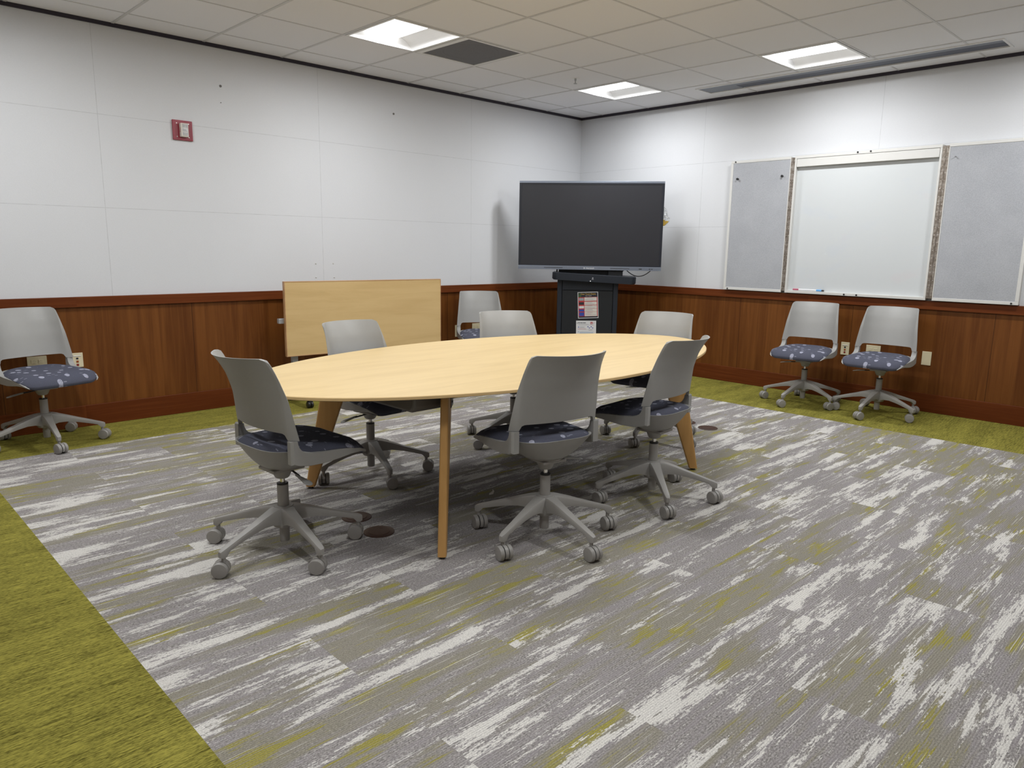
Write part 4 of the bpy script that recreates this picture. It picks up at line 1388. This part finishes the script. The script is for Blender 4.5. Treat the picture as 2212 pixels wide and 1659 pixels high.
# fire strobe
fs = tag(empty('fire_alarm_strobe', (-4.436, -0.001, 2.088)), 'dark red fire alarm strobe plate high on the left wall', 'fire alarm')
b = MB(); b.box(-0.071, 0.071, -0.012, 0.0, -0.070, 0.070)
b.build('plate', M_RED, fs, smooth=0, bevel=0.003)
b = MB(); b.box(-0.025, 0.030, -0.046, -0.011, -0.048, 0.048)
hs = b.build('housing', M_STROBE, fs, smooth=0, bevel=0.005)
b = MB()
for (x0, x1, z0, z1, y) in ((-0.016, 0.026, 0.012, 0.042, -0.052), (-0.016, 0.026, -0.012, 0.012, -0.056), (-0.016, 0.026, -0.042, -0.012, -0.052)):
    b.add([(x0, -0.045, z0), (x1, -0.045, z0), (x1, -0.045, z1), (x0, -0.045, z1), ((x0+x1)/2, y-0.006, (z0+z1)/2)], [(0, 1, 4), (1, 2, 4), (2, 3, 4), (3, 0, 4)])
b.build('lens', M_LENSGLASS, hs, smooth=0)
b = MB()
v, f = text_mesh('FIRE', 0.017, bold=0.0004)
b.add([(-0.0252-p[2], -0.029-p[1], -p[0]) for p in v], f)
b.build('lettering', M_INKRED, hs, smooth=0)
for (x, z) in ((-0.042, 0.047), (0.042, 0.047), (-0.042, -0.047), (0.042, -0.047)):
    b = MB(); b.lathe([(0.0045, 0.0), (0.004, 0.002), (0, 0.0025)], 10, M=Matrix.Translation((x, -0.012, z)) @ Matrix.Rotation(PI/2, 4, 'X'))
    b.build('screw', M_RIVET, fs, smooth=40)

# wall anchors left in the panels
AN = [(-4.133, 2.442, 0.010, 'grey wall anchor above the fire alarm strobe'), (-2.569, 2.447, 0.010, 'grey wall anchor high on the middle of the left wall'),
      (-4.126, 2.626, 0.004, 'tiny pale plug just under the ceiling above a wall anchor'), (-4.137, 2.323, 0.0035, 'tiny dark hole between the wall anchor and the strobe'),
      (-3.392, 1.127, 0.006, 'upper left plug of four above the folded table'), (-3.223, 1.127, 0.006, 'upper right plug of four above the folded table'),
      (-3.392, 1.010, 0.006, 'lower left plug of four above the folded table'), (-3.218, 1.008, 0.006, 'lower right plug of four above the folded table')]
for k, (x, z, r, lab) in enumerate(AN):
    b = MB(); b.lathe([(r, -0.001), (r*0.9, 0.004), (r*0.45, 0.005), (r*0.4, 0.002), (0, 0.002)], 12, M=Matrix.Rotation(PI/2, 4, 'X'))
    o = b.build('wall_anchor', M_STEEL if k in (0, 1, 3) else M_WFRAME, smooth=40, loc=(x, 0, z))
    tag(o, lab, 'wall anchor', 'anchors left in the wall')

# floor box covers
for (x, y, lab) in ((-4.812, -3.025, 'round bronze floor outlet cover beside the near wooden table leg'), (-4.788, -2.800, 'round bronze floor outlet cover behind the caster of the left end chair'),
                    (-1.900, -2.956, 'round bronze floor outlet cover right of the far end chair'), (-1.868, -2.750, 'round bronze floor outlet cover beyond the far end chair')):
    r = tag(empty('floor_outlet_cover', (x, y, 0)), lab, 'floor outlet', 'round floor outlet covers')
    b = MB(); b.lathe([(0.0, -0.002), (0.071, -0.002), (0.070, 0.003), (0.063, 0.0045), (0.0, 0.0045)], 36)
    b.build('ring', M_BROWN, r, smooth=40)
    b = MB(); b.lathe([(0.0, 0.004), (0.050, 0.004), (0.049, 0.0062), (0.0, 0.0064)], 30)
    b.lathe([(0.007, 0.006), (0.006, 0.0075), (0, 0.0075)], 10, c=(0.025, 0.02, 0))
    b.build('lid', M_BROWN, r, smooth=40)

# scrap of yellow paper under the table
b = MB()
b.add([(-0.020, -0.006, 0.001), (0.006, -0.010, 0.001), (0.014, 0.004, 0.012), (-0.004, 0.008, 0.003), (0.024, 0.0, 0.010), (0.020, 0.010, 0.020)],
      [(0, 1, 3), (1, 2, 3), (1, 4, 2), (4, 5, 2)])
o = b.build('paper_scrap', M_CREAMINK, smooth=0, loc=(-4.08, -2.98, 0.001))
sm = o.modifiers.new('thickness', 'SOLIDIFY'); sm.thickness = 0.001
tag(o, 'tiny crumpled cream paper scrap on the carpet under the table', 'paper scrap')
